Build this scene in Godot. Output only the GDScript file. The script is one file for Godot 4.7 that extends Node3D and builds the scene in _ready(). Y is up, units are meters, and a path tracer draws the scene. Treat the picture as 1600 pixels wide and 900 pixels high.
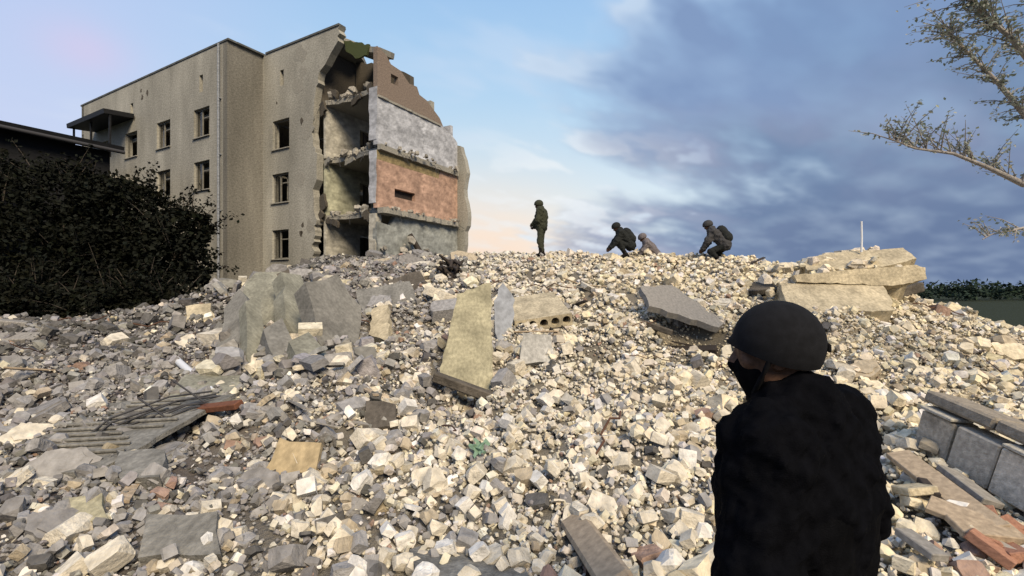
extends Node3D
# A collapsed wing of an apartment block at dusk: rubble mound, searchers on its ridge, an onlooker in black close by.

const FOCAL := 740.0          # lens, in pixels of a 1600 x 900 frame
const EYE := 1.85
var rng := RandomNumberGenerator.new()
var noise_a := FastNoiseLite.new()
var noise_b := FastNoiseLite.new()
var mats := {}
var used_names := {}
var ridge_fit := 1.0
var landmarks := []           # [position, phrase] of things one can find, for the labels of loose pieces

# ---------------------------------------------------------------- mesh building
class MB:
	var v := PackedVector3Array()
	var n := PackedVector3Array()
	var c := PackedColorArray()
	var tint := Color.WHITE
	var tinted := false
	func tri(a: Vector3, b: Vector3, d: Vector3) -> void:
		var m := (d - a).cross(b - a)
		if m.length_squared() < 1e-16:
			return
		m = m.normalized()
		v.append(a); v.append(b); v.append(d)
		n.append(m); n.append(m); n.append(m)
		if tinted:
			c.append(tint); c.append(tint); c.append(tint)
	func face(p: PackedVector3Array, outward: Vector3) -> void:
		if p.size() < 3:
			return
		var m := Vector3.ZERO
		for i in p.size():
			m += p[i].cross(p[(i + 1) % p.size()])
		if m.dot(outward) > 0.0:
			for i in range(1, p.size() - 1):
				tri(p[0], p[i + 1], p[i])
		else:
			for i in range(1, p.size() - 1):
				tri(p[0], p[i], p[i + 1])
	func box(t: Transform3D, s: Vector3, chamfer := 0.0) -> void:
		var h := s * 0.5
		if chamfer <= 0.0:
			for ax in 3:
				for sg in [-1.0, 1.0]:
					var o := Vector3.ZERO
					o[ax] = sg * h[ax]
					var a := Vector3.ZERO
					var b := Vector3.ZERO
					a[(ax + 1) % 3] = h[(ax + 1) % 3]
					b[(ax + 2) % 3] = h[(ax + 2) % 3]
					face(PackedVector3Array([t * (o - a - b), t * (o + a - b), t * (o + a + b), t * (o - a + b)]), t.basis * o)
			return
		var q := []
		for x in [-1, 1]:
			for y in [-1, 1]:
				for z in [-1, 1]:
					var k := Vector3(x, y, z)
					for ax in 3:
						var p := k * (h - Vector3.ONE * chamfer)
						p[ax] = k[ax] * h[ax]
						q.append([k, ax, t * p])
		var get_p := func(k: Vector3, ax: int) -> Vector3:
			for e in q:
				if e[0] == k and e[1] == ax:
					return e[2]
			return Vector3.ZERO
		for ax in 3:
			var a1 := (ax + 1) % 3
			var a2 := (ax + 2) % 3
			for sg in [-1, 1]:
				var ks := []
				for w in [[-1, -1], [1, -1], [1, 1], [-1, 1]]:
					var k := Vector3.ZERO
					k[ax] = sg; k[a1] = w[0]; k[a2] = w[1]
					ks.append(k)
				var o := Vector3.ZERO
				o[ax] = sg
				face(PackedVector3Array([get_p.call(ks[0], ax), get_p.call(ks[1], ax), get_p.call(ks[2], ax), get_p.call(ks[3], ax)]), t.basis * o)
			for s1 in [-1, 1]:
				for s2 in [-1, 1]:
					var k1 := Vector3.ZERO
					k1[ax] = -1; k1[a1] = s1; k1[a2] = s2
					var k2 := k1
					k2[ax] = 1
					var o2 := Vector3.ZERO
					o2[a1] = s1; o2[a2] = s2
					face(PackedVector3Array([get_p.call(k1, a1), get_p.call(k2, a1), get_p.call(k2, a2), get_p.call(k1, a2)]), t.basis * o2)
		for x in [-1, 1]:
			for y in [-1, 1]:
				for z in [-1, 1]:
					var k := Vector3(x, y, z)
					face(PackedVector3Array([get_p.call(k, 0), get_p.call(k, 1), get_p.call(k, 2)]), t.basis * k)
	# a flat outline given depth: its front lies in the plane of ux, uy through o and faces ux x uy turned to `out`
	func extrude(poly: PackedVector2Array, o: Vector3, ux: Vector3, uy: Vector3, out: Vector3, thick: float) -> void:
		var idx := Geometry2D.triangulate_polygon(poly)
		if idx.is_empty():
			return
		var back := -out * thick
		for i in range(0, idx.size(), 3):
			var p := PackedVector3Array()
			for k in 3:
				var w := poly[idx[i + k]]
				p.append(o + ux * w.x + uy * w.y)
			face(p, out)
			face(PackedVector3Array([p[0] + back, p[1] + back, p[2] + back]), -out)
		var sign := -1.0 if Geometry2D.is_polygon_clockwise(poly) else 1.0
		for i in poly.size():
			var a := poly[i]
			var b := poly[(i + 1) % poly.size()]
			var e := (b - a) * sign
			var ow := ux * e.y - uy * e.x
			var pa := o + ux * a.x + uy * a.y
			var pb := o + ux * b.x + uy * b.y
			face(PackedVector3Array([pa, pb, pb + back, pa + back]), ow)
	func tube(p: Array, r: Array, sides := 8, caps := true) -> void:
		var rings := []
		for i in p.size():
			var d: Vector3 = (p[mini(i + 1, p.size() - 1)] - p[maxi(i - 1, 0)]).normalized()
			var s := d.cross(Vector3.UP if absf(d.y) < 0.9 else Vector3.RIGHT).normalized()
			var w := s.cross(d)
			var ring := []
			for k in sides:
				var a := TAU * k / sides
				ring.append([p[i] + (s * cos(a) + w * sin(a)) * r[i], s * cos(a) + w * sin(a)])
			rings.append(ring)
		for i in p.size() - 1:
			for k in sides:
				var a: Array = rings[i][k]
				var b: Array = rings[i][(k + 1) % sides]
				var d: Array = rings[i + 1][(k + 1) % sides]
				var e: Array = rings[i + 1][k]
				for t in [[a, b, d], [a, d, e]]:
					var fl: bool = (t[2][0] - t[0][0]).cross(t[1][0] - t[0][0]).dot(t[0][1] + t[1][1] + t[2][1]) < 0.0
					for q in ([0, 2, 1] if fl else [0, 1, 2]):
						v.append(t[q][0]); n.append(t[q][1])
						if tinted:
							c.append(tint)
		if caps:
			for e in [0, p.size() - 1]:
				var pts := PackedVector3Array()
				for k in sides:
					pts.append(rings[e][k][0])
				face(pts, p[e] - p[1 if e == 0 else e - 1])
	func append(o: MB, t := Transform3D()) -> void:
		for i in o.v.size():
			v.append(t * o.v[i]); n.append((t.basis * o.n[i]).normalized())
		c.append_array(o.c)
	func mesh(offset := Vector3.ZERO) -> ArrayMesh:
		var a := []
		a.resize(Mesh.ARRAY_MAX)
		if offset != Vector3.ZERO:
			for i in v.size():
				v[i] -= offset
		a[Mesh.ARRAY_VERTEX] = v
		a[Mesh.ARRAY_NORMAL] = n
		if c.size() == v.size() and c.size() > 0:
			a[Mesh.ARRAY_COLOR] = c
		var m := ArrayMesh.new()
		m.add_surface_from_arrays(Mesh.PRIMITIVE_TRIANGLES, a)
		return m

# ---------------------------------------------------------------- scene helpers
func numbered(called: String) -> String:
	var k: int = used_names.get(called, 0)
	used_names[called] = k + 1
	return called if k == 0 else "%s_%03d" % [called, k]

func tag(o: Node, label: String, category := "", group := "", kind := "") -> Node:
	if label: o.set_meta("label", label)
	if category: o.set_meta("category", category)
	if group: o.set_meta("group", group)
	if kind or category: o.set_meta("kind", kind if kind else "thing")
	return o

func base(called: String, label: String, category: String, at := Vector3.ZERO, turn := 0.0, group := "") -> Node3D:
	var o := Node3D.new()
	o.name = numbered(called)
	add_child(o, true)
	o.position = at
	o.rotation.y = turn
	tag(o, label, category, group)
	return o

# a mesh as a part of `parent`
func part(called: String, mb: MB, m: Material, parent: Node) -> MeshInstance3D:
	var o := MeshInstance3D.new()
	o.name = called
	o.mesh = mb.mesh()
	o.material_override = m
	parent.add_child(o, true)
	return o

# a thing of one mesh whose points were given in the world
func solo(called: String, mb: MB, m: Material, at: Vector3, label: String, category: String, group := "") -> MeshInstance3D:
	var o := MeshInstance3D.new()
	o.name = numbered(called)
	o.mesh = mb.mesh(at)
	o.material_override = m
	add_child(o, true)
	o.position = at
	tag(o, label, category, group)
	return o

func setting(called: String, mesh: Mesh, m: Material, kind := "structure") -> MeshInstance3D:
	var o := MeshInstance3D.new()
	o.name = numbered(called)
	o.mesh = mesh
	o.material_override = m
	add_child(o, true)
	o.set_meta("kind", kind)
	return o

# the point at a given depth on the line of sight through a place in the photograph: how the survey of the site was done
func spot(px: float, py: float, d: float) -> Vector3:
	return Vector3((px - 800.0) / FOCAL * d, EYE + (450.0 - py) / FOCAL * d, -d)

# where that line of sight first meets the mound
func on_mound(px: float, py: float) -> Vector3:
	var d := 1.5
	while d < 60.0:
		var p := spot(px, py, d)
		if p.y < ground(p.x, p.z):
			return Vector3(p.x, ground(p.x, p.z), p.z)
		d += 0.03
	return spot(px, py, 40.0)

# the mound's point at a given bearing and depth
func at_depth(px: float, d: float) -> Vector3:
	var x := (px - 800.0) / FOCAL * d
	return Vector3(x, ground(x, -d), -d)

# ---------------------------------------------------------------- materials
func lin(r: float, g: float, b: float) -> Color:
	return Color(r, g, b).linear_to_srgb()

var textures := {}
func noise_tex(key: String, freq: float, lo: float, hi: float, normal := 0.0, octaves := 5, type := FastNoiseLite.TYPE_SIMPLEX_SMOOTH) -> NoiseTexture2D:
	if textures.has(key):
		return textures[key]
	var f := FastNoiseLite.new()
	f.seed = key.hash() % 1000
	f.frequency = freq
	f.noise_type = type
	f.fractal_octaves = octaves
	f.fractal_gain = 0.55
	var t := NoiseTexture2D.new()
	t.width = 512
	t.height = 512
	t.seamless = true
	t.noise = f
	if normal > 0.0:
		t.as_normal_map = true
		t.bump_strength = normal
	else:
		var g := Gradient.new()
		g.set_color(0, Color(lo, lo, lo))
		g.set_color(1, Color(hi, hi, hi))
		t.color_ramp = g
	textures[key] = t
	return t

func mat(key: String, col: Color, rough := 0.9, grain := "", scale := 1.0, bump := "", bump_scale := 1.0) -> StandardMaterial3D:
	if mats.has(key):
		return mats[key]
	var m := StandardMaterial3D.new()
	m.resource_name = key
	m.albedo_color = col
	m.roughness = rough
	m.metallic_specular = 0.1 if key.ends_with("black") else 0.3
	if grain:
		m.albedo_texture = textures[grain]
	if bump:
		m.normal_enabled = true
		m.normal_texture = textures[bump]
		m.normal_scale = bump_scale
	if grain or bump:
		m.uv1_triplanar = true
		m.uv1_world_triplanar = true
		m.uv1_scale = Vector3.ONE * scale
	mats[key] = m
	return m

func detail(m: StandardMaterial3D, tex: String, scale: Vector3) -> StandardMaterial3D:
	m.detail_enabled = true
	m.detail_albedo = textures[tex]
	m.detail_blend_mode = BaseMaterial3D.BLEND_MODE_MUL
	m.detail_uv_layer = BaseMaterial3D.DETAIL_UV_2
	m.uv2_triplanar = true
	m.uv2_world_triplanar = true
	m.uv2_scale = scale
	return m

func make_materials() -> void:
	noise_tex("mottle", 0.012, 0.62, 1.0)
	noise_tex("coarse", 0.03, 0.66, 1.0, 0.0, 6)
	noise_tex("streak", 0.02, 0.7, 1.0, 0.0, 4)
	noise_tex("stain", 0.006, 0.68, 1.0, 0.0, 6)
	noise_tex("rough", 0.03, 0, 1, 7.0, 6)
	noise_tex("pitted", 0.09, 0, 1, 6.0, 5)
	noise_tex("weave", 0.12, 0, 1, 4.0, 3)
	noise_tex("grainy", 0.15, 0.4, 1.0, 0.0, 5)
	# the mound's dust and loose matter
	detail(mat("dust", Color.WHITE, 1.0, "grainy", 1.3, "rough", 1.5), "stain", Vector3.ONE * 0.12)
	mats["dust"].vertex_color_use_as_albedo = true
	mat("loose", Color.WHITE, 0.95, "mottle", 1.1, "rough", 1.0).vertex_color_use_as_albedo = true
	mat("earth", lin(0.045, 0.06, 0.032), 1.0, "grainy", 0.4, "rough", 1.0)
	# kinds of broken masonry, for the pieces one can pick out
	for k in CHUNK_COLOURS:
		var a: Array = CHUNK_COLOURS[k]
		mat("chunk_" + k, lin(a[0], a[1], a[2]), 0.95, "mottle", 1.3, "rough", 1.1)
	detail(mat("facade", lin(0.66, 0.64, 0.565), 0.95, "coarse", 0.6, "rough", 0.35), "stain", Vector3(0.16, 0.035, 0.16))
	detail(mat("facade_return_shaded", lin(0.37, 0.355, 0.315), 0.95, "coarse", 0.6, "rough", 0.35), "stain", Vector3(0.2, 0.03, 0.2))  # darker copy of the facade: the return wall's shade is in this colour
	mat("raw_concrete", lin(0.40, 0.385, 0.34), 0.95, "coarse", 0.80, "pitted", 0.72)
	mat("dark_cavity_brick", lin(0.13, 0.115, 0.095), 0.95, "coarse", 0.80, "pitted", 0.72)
	mat("moss", lin(0.10, 0.12, 0.05), 1.0, "coarse", 1.5, "rough", 1.2)
	mat("roof_edge_metal", lin(0.14, 0.145, 0.14), 0.7, "mottle", 0.5)
	mat("roof_metal", lin(0.014, 0.015, 0.018), 0.6, "mottle", 0.5)
	detail(mat("paint_white", lin(0.82, 0.85, 0.93), 0.85, "mottle", 0.4, "rough", 0.5), "stain", Vector3.ONE * 0.3)
	detail(mat("paint_pink", lin(0.84, 0.56, 0.43), 0.85, "mottle", 0.4, "rough", 0.5), "stain", Vector3.ONE * 0.3)
	detail(mat("paint_ochre", lin(0.55, 0.44, 0.24), 0.85, "mottle", 0.6, "rough", 0.5), "stain", Vector3.ONE * 0.3)
	detail(mat("paint_blue", lin(0.55, 0.58, 0.56), 0.85, "mottle", 0.4, "rough", 0.5), "stain", Vector3.ONE * 0.35)
	detail(mat("paint_green", lin(0.84, 0.85, 0.65), 0.85, "mottle", 0.4, "rough", 0.5), "stain", Vector3.ONE * 0.35)
	detail(mat("paint_beige", lin(0.86, 0.83, 0.73), 0.85, "mottle", 0.4, "rough", 0.5), "stain", Vector3.ONE * 0.35)
	mat("attic_brown", lin(0.30, 0.24, 0.20), 0.95, "coarse", 0.80, "pitted", 0.72)
	mat("window_frame", lin(0.24, 0.23, 0.20), 0.7, "mottle", 1.0)
	mat("door_wood", lin(0.05, 0.04, 0.035), 0.7, "mottle", 1.0)
	var g := mat("window_glass", Color(0.05, 0.06, 0.07, 0.25), 0.05)
	g.transparency = BaseMaterial3D.TRANSPARENCY_ALPHA
	mat("dark_boards", lin(0.018, 0.019, 0.022), 0.85, "streak", 0.5)
	# single pieces
	detail(mat("panel_yellow", lin(0.66, 0.61, 0.42), 0.95, "coarse", 1.20, "pitted", 0.60), "mottle", Vector3.ONE * 0.4)
	detail(mat("panel_grey", lin(0.38, 0.37, 0.34), 0.95, "coarse", 0.90, "pitted", 0.60), "mottle", Vector3.ONE * 0.3)
	detail(mat("panel_green", lin(0.46, 0.455, 0.375), 0.95, "coarse", 0.90, "pitted", 0.60), "mottle", Vector3.ONE * 0.3)
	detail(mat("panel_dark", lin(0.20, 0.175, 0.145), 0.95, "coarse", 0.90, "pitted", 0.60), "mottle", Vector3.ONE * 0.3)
	detail(mat("panel_cream", lin(0.90, 0.78, 0.55), 0.95, "coarse", 0.90, "pitted", 0.48), "mottle", Vector3.ONE * 0.35)
	detail(mat("panel_white", lin(0.82, 0.80, 0.74), 0.9, "coarse", 0.90, "pitted", 0.36), "mottle", Vector3.ONE * 0.3)
	detail(mat("block_stone", lin(0.78, 0.70, 0.58), 0.95, "coarse", 1.10, "pitted", 0.78), "mottle", Vector3.ONE * 0.6)
	mat("block_stone_pale", lin(0.86, 0.77, 0.64), 0.95, "coarse", 1.10, "pitted", 0.78)
	mat("block_stone_dark", lin(0.62, 0.56, 0.47), 0.95, "coarse", 1.10, "pitted", 0.78)
	mat("coping_stone", lin(0.36, 0.315, 0.255), 0.95, "coarse", 0.9, "pitted", 0.8)
	mat("mortar_pale", lin(0.55, 0.52, 0.45), 1.0, "coarse", 2.0, "rough", 1.0)
	mat("wood_pale", lin(0.48, 0.38, 0.27), 0.85, "streak", 1.5, "weave", 0.5)
	mat("wood_grey", lin(0.33, 0.31, 0.28), 0.9, "streak", 1.5, "weave", 0.5)
	mat("wood_red", lin(0.20, 0.085, 0.05), 0.8, "streak", 1.5, "weave", 0.5)
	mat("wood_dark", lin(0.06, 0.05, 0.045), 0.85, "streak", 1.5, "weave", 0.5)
	mat("ochre_board", lin(0.52, 0.41, 0.245), 0.85, "mottle", 1.5, "weave", 0.5)
	mat("cloth_green", lin(0.16, 0.25, 0.18), 0.9, "", 1.0)
	mat("steel_dark", lin(0.045, 0.045, 0.05), 0.6)
	mat("sheet_metal", lin(0.33, 0.355, 0.40), 0.5, "mottle", 1.0)
	mat("pole_white", lin(0.6, 0.62, 0.65), 0.5)
	mat("brick_red", lin(0.46, 0.24, 0.16), 0.9, "coarse", 2.00, "pitted", 0.60)
	mat("uniform_mauve", lin(0.20, 0.18, 0.19), 0.95, "mottle", 2.0, "weave", 1.0)
	mat("bark", lin(0.10, 0.085, 0.07), 0.95, "coarse", 2.0, "rough", 1.5)
	mat("bark_pale", lin(0.42, 0.39, 0.37), 0.95, "coarse", 2.0, "rough", 1.0)
	mat("rust", lin(0.14, 0.075, 0.05), 0.9, "coarse", 3.0)
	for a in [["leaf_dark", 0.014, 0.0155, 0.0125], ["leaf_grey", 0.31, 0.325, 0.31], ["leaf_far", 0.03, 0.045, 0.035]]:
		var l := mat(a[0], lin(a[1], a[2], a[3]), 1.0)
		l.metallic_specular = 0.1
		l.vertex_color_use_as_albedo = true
		if a[0] == "leaf_grey":
			l.backlight_enabled = true
			l.backlight = Color(0.55, 0.6, 0.45)
	# clothing
	mat("jacket_black", lin(0.0045, 0.0048, 0.0065), 0.9, "mottle", 3.0, "weave", 0.6)
	mat("vest_black", lin(0.0048, 0.005, 0.0062), 0.85, "mottle", 3.0, "weave", 0.8)
	mat("helmet_dark", lin(0.011, 0.0115, 0.0145), 0.95, "mottle", 4.0, "weave", 0.25)
	mat("strap_black", lin(0.008, 0.008, 0.009), 0.8)
	mat("skin", lin(0.13, 0.07, 0.045), 0.6, "mottle", 9.0)
	mat("mask_black", lin(0.006, 0.006, 0.007), 0.95, "mottle", 5.0, "weave", 0.6)
	mat("uniform_olive", lin(0.055, 0.06, 0.04), 0.9, "coarse", 4.0, "weave", 0.6)
	mat("uniform_grey", lin(0.07, 0.07, 0.075), 0.9, "coarse", 4.0, "weave", 0.6)
	mat("uniform_dark", lin(0.025, 0.028, 0.028), 0.9, "coarse", 4.0, "weave", 0.6)
	mat("boot_black", lin(0.012, 0.011, 0.011), 0.6)

const CHUNK_COLOURS := {
	"cream": [0.80, 0.735, 0.61], "pale_cream": [0.90, 0.80, 0.60], "pale_grey": [0.39, 0.38, 0.375], "white": [0.90, 0.87, 0.81], "mid_grey": [0.29, 0.28, 0.275],
	"dark_grey": [0.15, 0.145, 0.14], "tan": [0.54, 0.46, 0.34], "reddish": [0.42, 0.29, 0.23],
}

# ---------------------------------------------------------------- sky
func sky_colour(az: float, el: float) -> Color:
	# az in degrees right of the view, el in degrees up
	var a := absf(wrapf(az + 4.0, -180.0, 180.0))
	var e := maxf(el, 0.0)
	# clear air: whitish low down, deeper blue above
	var zen := Color(0.53, 0.70, 0.91)
	var mid := Color(0.70, 0.835, 0.95)
	var low := Color(0.88, 0.935, 0.965)
	var c := low.lerp(mid, smoothstep(4.0, 26.0, e)).lerp(zen, smoothstep(18.0, 48.0, e))
	# paler lilac air to the left
	c = c.lerp(Color(0.77, 0.80, 0.95), 0.65 * smoothstep(15.0, 50.0, -az) * (1.0 - smoothstep(70.0, 150.0, -az)))
	# the afterglow
	c = c.lerp(Color(1.0, 0.985, 0.96), 0.8 * exp(-pow(a / 20.0, 2.0)) * exp(-pow(e / 10.0, 2.0)))
	c = c.lerp(Color(1.0, 0.88, 0.78), 1.0 * exp(-pow(a / 13.0, 2.0)) * exp(-pow(e / 10.5, 2.0)))
	return c

func sky_image() -> ImageTexture:
	var w := 2048
	var h := 1024
	var data := PackedFloat32Array()
	data.resize(w * h * 3)
	var f := FastNoiseLite.new()
	f.seed = 11
	f.frequency = 1.0
	f.fractal_octaves = 5
	f.fractal_gain = 0.52
	var g := FastNoiseLite.new()
	g.seed = 5
	g.frequency = 1.0
	g.fractal_octaves = 4
	for j in h:
		var el := 90.0 - (j + 0.5) / h * 180.0
		if el < -1.5:
			for i in w:
				var o := (j * w + i) * 3
				data[o] = 0.30; data[o + 1] = 0.30; data[o + 2] = 0.30
			continue
		var ce := cos(deg_to_rad(el))
		var se := sin(deg_to_rad(el))
		for i in w:
			var az := wrapf((i + 0.5) / w * 360.0, -180.0, 180.0)
			var c := sky_colour(az, el)
			var dx := sin(deg_to_rad(az)) * ce
			var dz := cos(deg_to_rad(az)) * ce
			# a cloud sheet: streaked along one direction, seen in perspective
			var k := 1.0 / (se + 0.16)
			var px := dx * k
			var pz := dz * k
			var along := px * 0.80 + pz * 0.60
			var across := px * -0.60 + pz * 0.80
			var n1 := f.get_noise_3d(along * 0.55, across * 1.25, 0.3)
			var n2 := g.get_noise_3d(along * 1.9 + 9.0, across * 3.4, 1.7)
			# a bank of cloud fills the right of the view and goes on round to the rear; thin veils elsewhere
			var edge := 7.0 + 0.052 * pow(maxf(el - 2.0, 0.0), 1.75) if el < 40.0 else 37.5
			edge += 2.2 * exp(-pow((el - 11.5) / 3.0, 2.0)) * 3.0
			var bank := smoothstep(-10.0, 12.0, az - edge + n1 * 22.0 + n2 * 9.0)
			if az < 0.0:
				bank = smoothstep(-118.0, -140.0, az + n1 * 22.0 + n2 * 9.0)
			bank *= 1.0 - 0.5 * smoothstep(30.0, 50.0, el)
			bank = clampf(bank * (0.93 + 0.30 * n2), 0.0, 1.0)
			var body := Color(0.43, 0.525, 0.665).lerp(Color(0.565, 0.60, 0.715), clampf(0.42 + n1 * 1.1 + n2 * 0.5 - 0.012 * (az - 25.0), 0.0, 1.0))
			body = body.lerp(Color(0.49, 0.60, 0.765), 0.8 * smoothstep(15.0, 25.0, el + n1 * 8.0))
			body = body.lerp(Color(0.40, 0.475, 0.615), smoothstep(15.0, 4.0, el) * smoothstep(14.0, 34.0, absf(az)))
			# lit rims and gaps near the edge of the bank
			var rim := exp(-pow((bank - 0.32) / 0.24, 2.0)) * smoothstep(40.0, 12.0, absf(az - edge))
			c = c.lerp(body, bank * 0.95)
			c = c.lerp(Color(0.84, 0.90, 0.96), clampf(rim * (0.30 + 1.3 * n2), 0.0, 0.6))
			var gap := smoothstep(0.18, 0.5, n2) * bank * smoothstep(30.0, 14.0, az) * smoothstep(20.0, 13.0, el) * smoothstep(2.0, 6.0, el)
			c = c.lerp(Color(0.80, 0.88, 0.96), gap * 0.75)
			var veil := smoothstep(0.12, 0.55, n1 + 0.4 * n2) * (1.0 - bank)
			c = c.lerp(Color(0.86, 0.89, 0.96), veil * 0.28)
			# broken white cloud low in the gap
			var puff := smoothstep(0.02, 0.38, n2 + 0.5 * n1 + 0.12) * exp(-pow((az - 7.0) / 11.0, 2.0)) * smoothstep(2.0, 6.0, el) * smoothstep(22.0, 13.0, el)
			c = c.lerp(Color(0.95, 0.965, 0.975), puff * 0.7)
			# pinkish wisp high on the left
			c = c.lerp(Color(0.86, 0.80, 0.92), 0.55 * exp(-pow((az + 42.0) / 3.2, 2.0) - pow((el - 20.5) / 2.2, 2.0)) * (1.0 - bank))
			c = c.srgb_to_linear()
			var o := (j * w + i) * 3
			data[o] = c.r * 0.87; data[o + 1] = c.g * 0.87; data[o + 2] = c.b * 0.87
	return ImageTexture.create_from_image(Image.create_from_data(w, h, false, Image.FORMAT_RGBF, data.to_byte_array()))

# ---------------------------------------------------------------- the mound
const KNOTS := [3.0, 5.0, 7.0, 9.0, 11.0, 13.0, 15.0, 17.0, 20.0, 24.0, 28.0, 34.0]
const PROFILES := {
	-600: [0.0, 0.2, 0.4, 0.5, 0.5, 0.4, 0.3, 0.2, 0.1, 0.0, 0.0, 0.0],
	0: [0.0, 0.25, 0.5, 0.7, 0.82, 0.8, 0.6, 0.45, 0.3, 0.1, 0.0, 0.0],
	200: [0.0, 0.25, 0.55, 0.8, 1.0, 1.1, 0.95, 0.8, 0.6, 0.3, 0.1, 0.0],
	350: [0.0, 0.3, 0.6, 0.95, 1.35, 1.6, 1.7, 1.6, 1.3, 0.9, 0.6, 0.2],
	500: [0.0, 0.3, 0.65, 1.1, 1.6, 2.1, 2.5, 2.75, 2.95, 2.9, 2.2, 0.8],
	650: [0.0, 0.3, 0.7, 1.15, 1.7, 2.2, 2.55, 2.85, 3.05, 3.0, 2.6, 1.0],
	760: [0.0, 0.3, 0.65, 1.15, 1.75, 2.3, 2.72, 2.9, 2.85, 2.2, 1.4, 0.3],
	900: [0.0, 0.3, 0.65, 1.2, 1.8, 2.4, 2.8, 2.85, 2.4, 1.3, 0.5, 0.0],
	1050: [0.0, 0.3, 0.65, 1.2, 1.8, 2.4, 2.8, 2.75, 2.2, 1.0, 0.3, 0.0],
	1170: [0.0, 0.3, 0.65, 1.2, 1.85, 2.45, 2.65, 2.5, 1.7, 0.6, 0.1, 0.0],
	1300: [0.0, 0.3, 0.65, 1.3, 2.05, 2.25, 2.0, 1.5, 0.8, 0.2, 0.0, 0.0],
	1400: [0.0, 0.3, 0.6, 1.2, 1.72, 1.6, 1.2, 0.7, 0.3, 0.0, 0.0, 0.0],
	1455: [0.0, 0.3, 0.6, 1.05, 1.38, 1.15, 0.7, 0.3, 0.1, 0.0, 0.0, 0.0],
	1600: [0.0, 0.2, 0.5, 0.82, 0.75, 0.4, 0.2, 0.1, 0.0, 0.0, 0.0, 0.0],
	2200: [0.0, 0.2, 0.4, 0.6, 0.55, 0.3, 0.1, 0.0, 0.0, 0.0, 0.0, 0.0],
}
const PITS := [[3.22, -8.35, 1.0, 1.5], [1.36, -7.4, 0.55, 0.8], [1.55, -10.6, 0.4, 0.35], [-2.6, -7.0, 0.5, 0.25], [-0.6, -6.2, 0.45, 0.22], [0.3, -4.4, 0.35, 0.16], [-1.6, -4.6, 0.5, 0.18], [-3.5, -5.2, 0.5, 0.2]]
var profile_at := []

func ground(x: float, z: float) -> float:
	var d := maxf(-z, 1.2)
	var px := clampf(800.0 + FOCAL * x / d, -600.0, 2199.9)
	if profile_at.is_empty():
		profile_at = PROFILES.keys()
	var i := 0
	while i < profile_at.size() - 2 and px > profile_at[i + 1]:
		i += 1
	var f: float = clampf((px - profile_at[i]) / float(profile_at[i + 1] - profile_at[i]), 0.0, 1.0)
	f = lerpf(f, f * f * (3.0 - 2.0 * f), 0.5)
	var k := 0
	while k < 10 and d > KNOTS[k + 1]:
		k += 1
	var g: float = clampf((d - KNOTS[k]) / (KNOTS[k + 1] - KNOTS[k]), 0.0, 1.0)
	var p0: Array = PROFILES[profile_at[i]]
	var p1: Array = PROFILES[profile_at[i + 1]]
	var y: float = lerpf(lerpf(p0[k], p0[k + 1], g), lerpf(p1[k], p1[k + 1], g), f)
	if d > 34.0:
		y = 0.0
	if d > 9.5:
		y -= 0.16 * (1.0 - smoothstep(0.0, 0.14, y))
	var rough := smoothstep(2.0, 4.5, d) * smoothstep(0.02, 0.3, y)
	y += (noise_a.get_noise_2d(x, z) * 0.26 + noise_b.get_noise_2d(x, z) * 0.11) * rough
	for p in PITS:
		var r := Vector2(x - p[0], z - p[1]).length() / float(p[2])
		if r < 1.0:
			y -= p[3] * (1.0 - r * r) * (1.0 - r * r)
	return y

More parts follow.
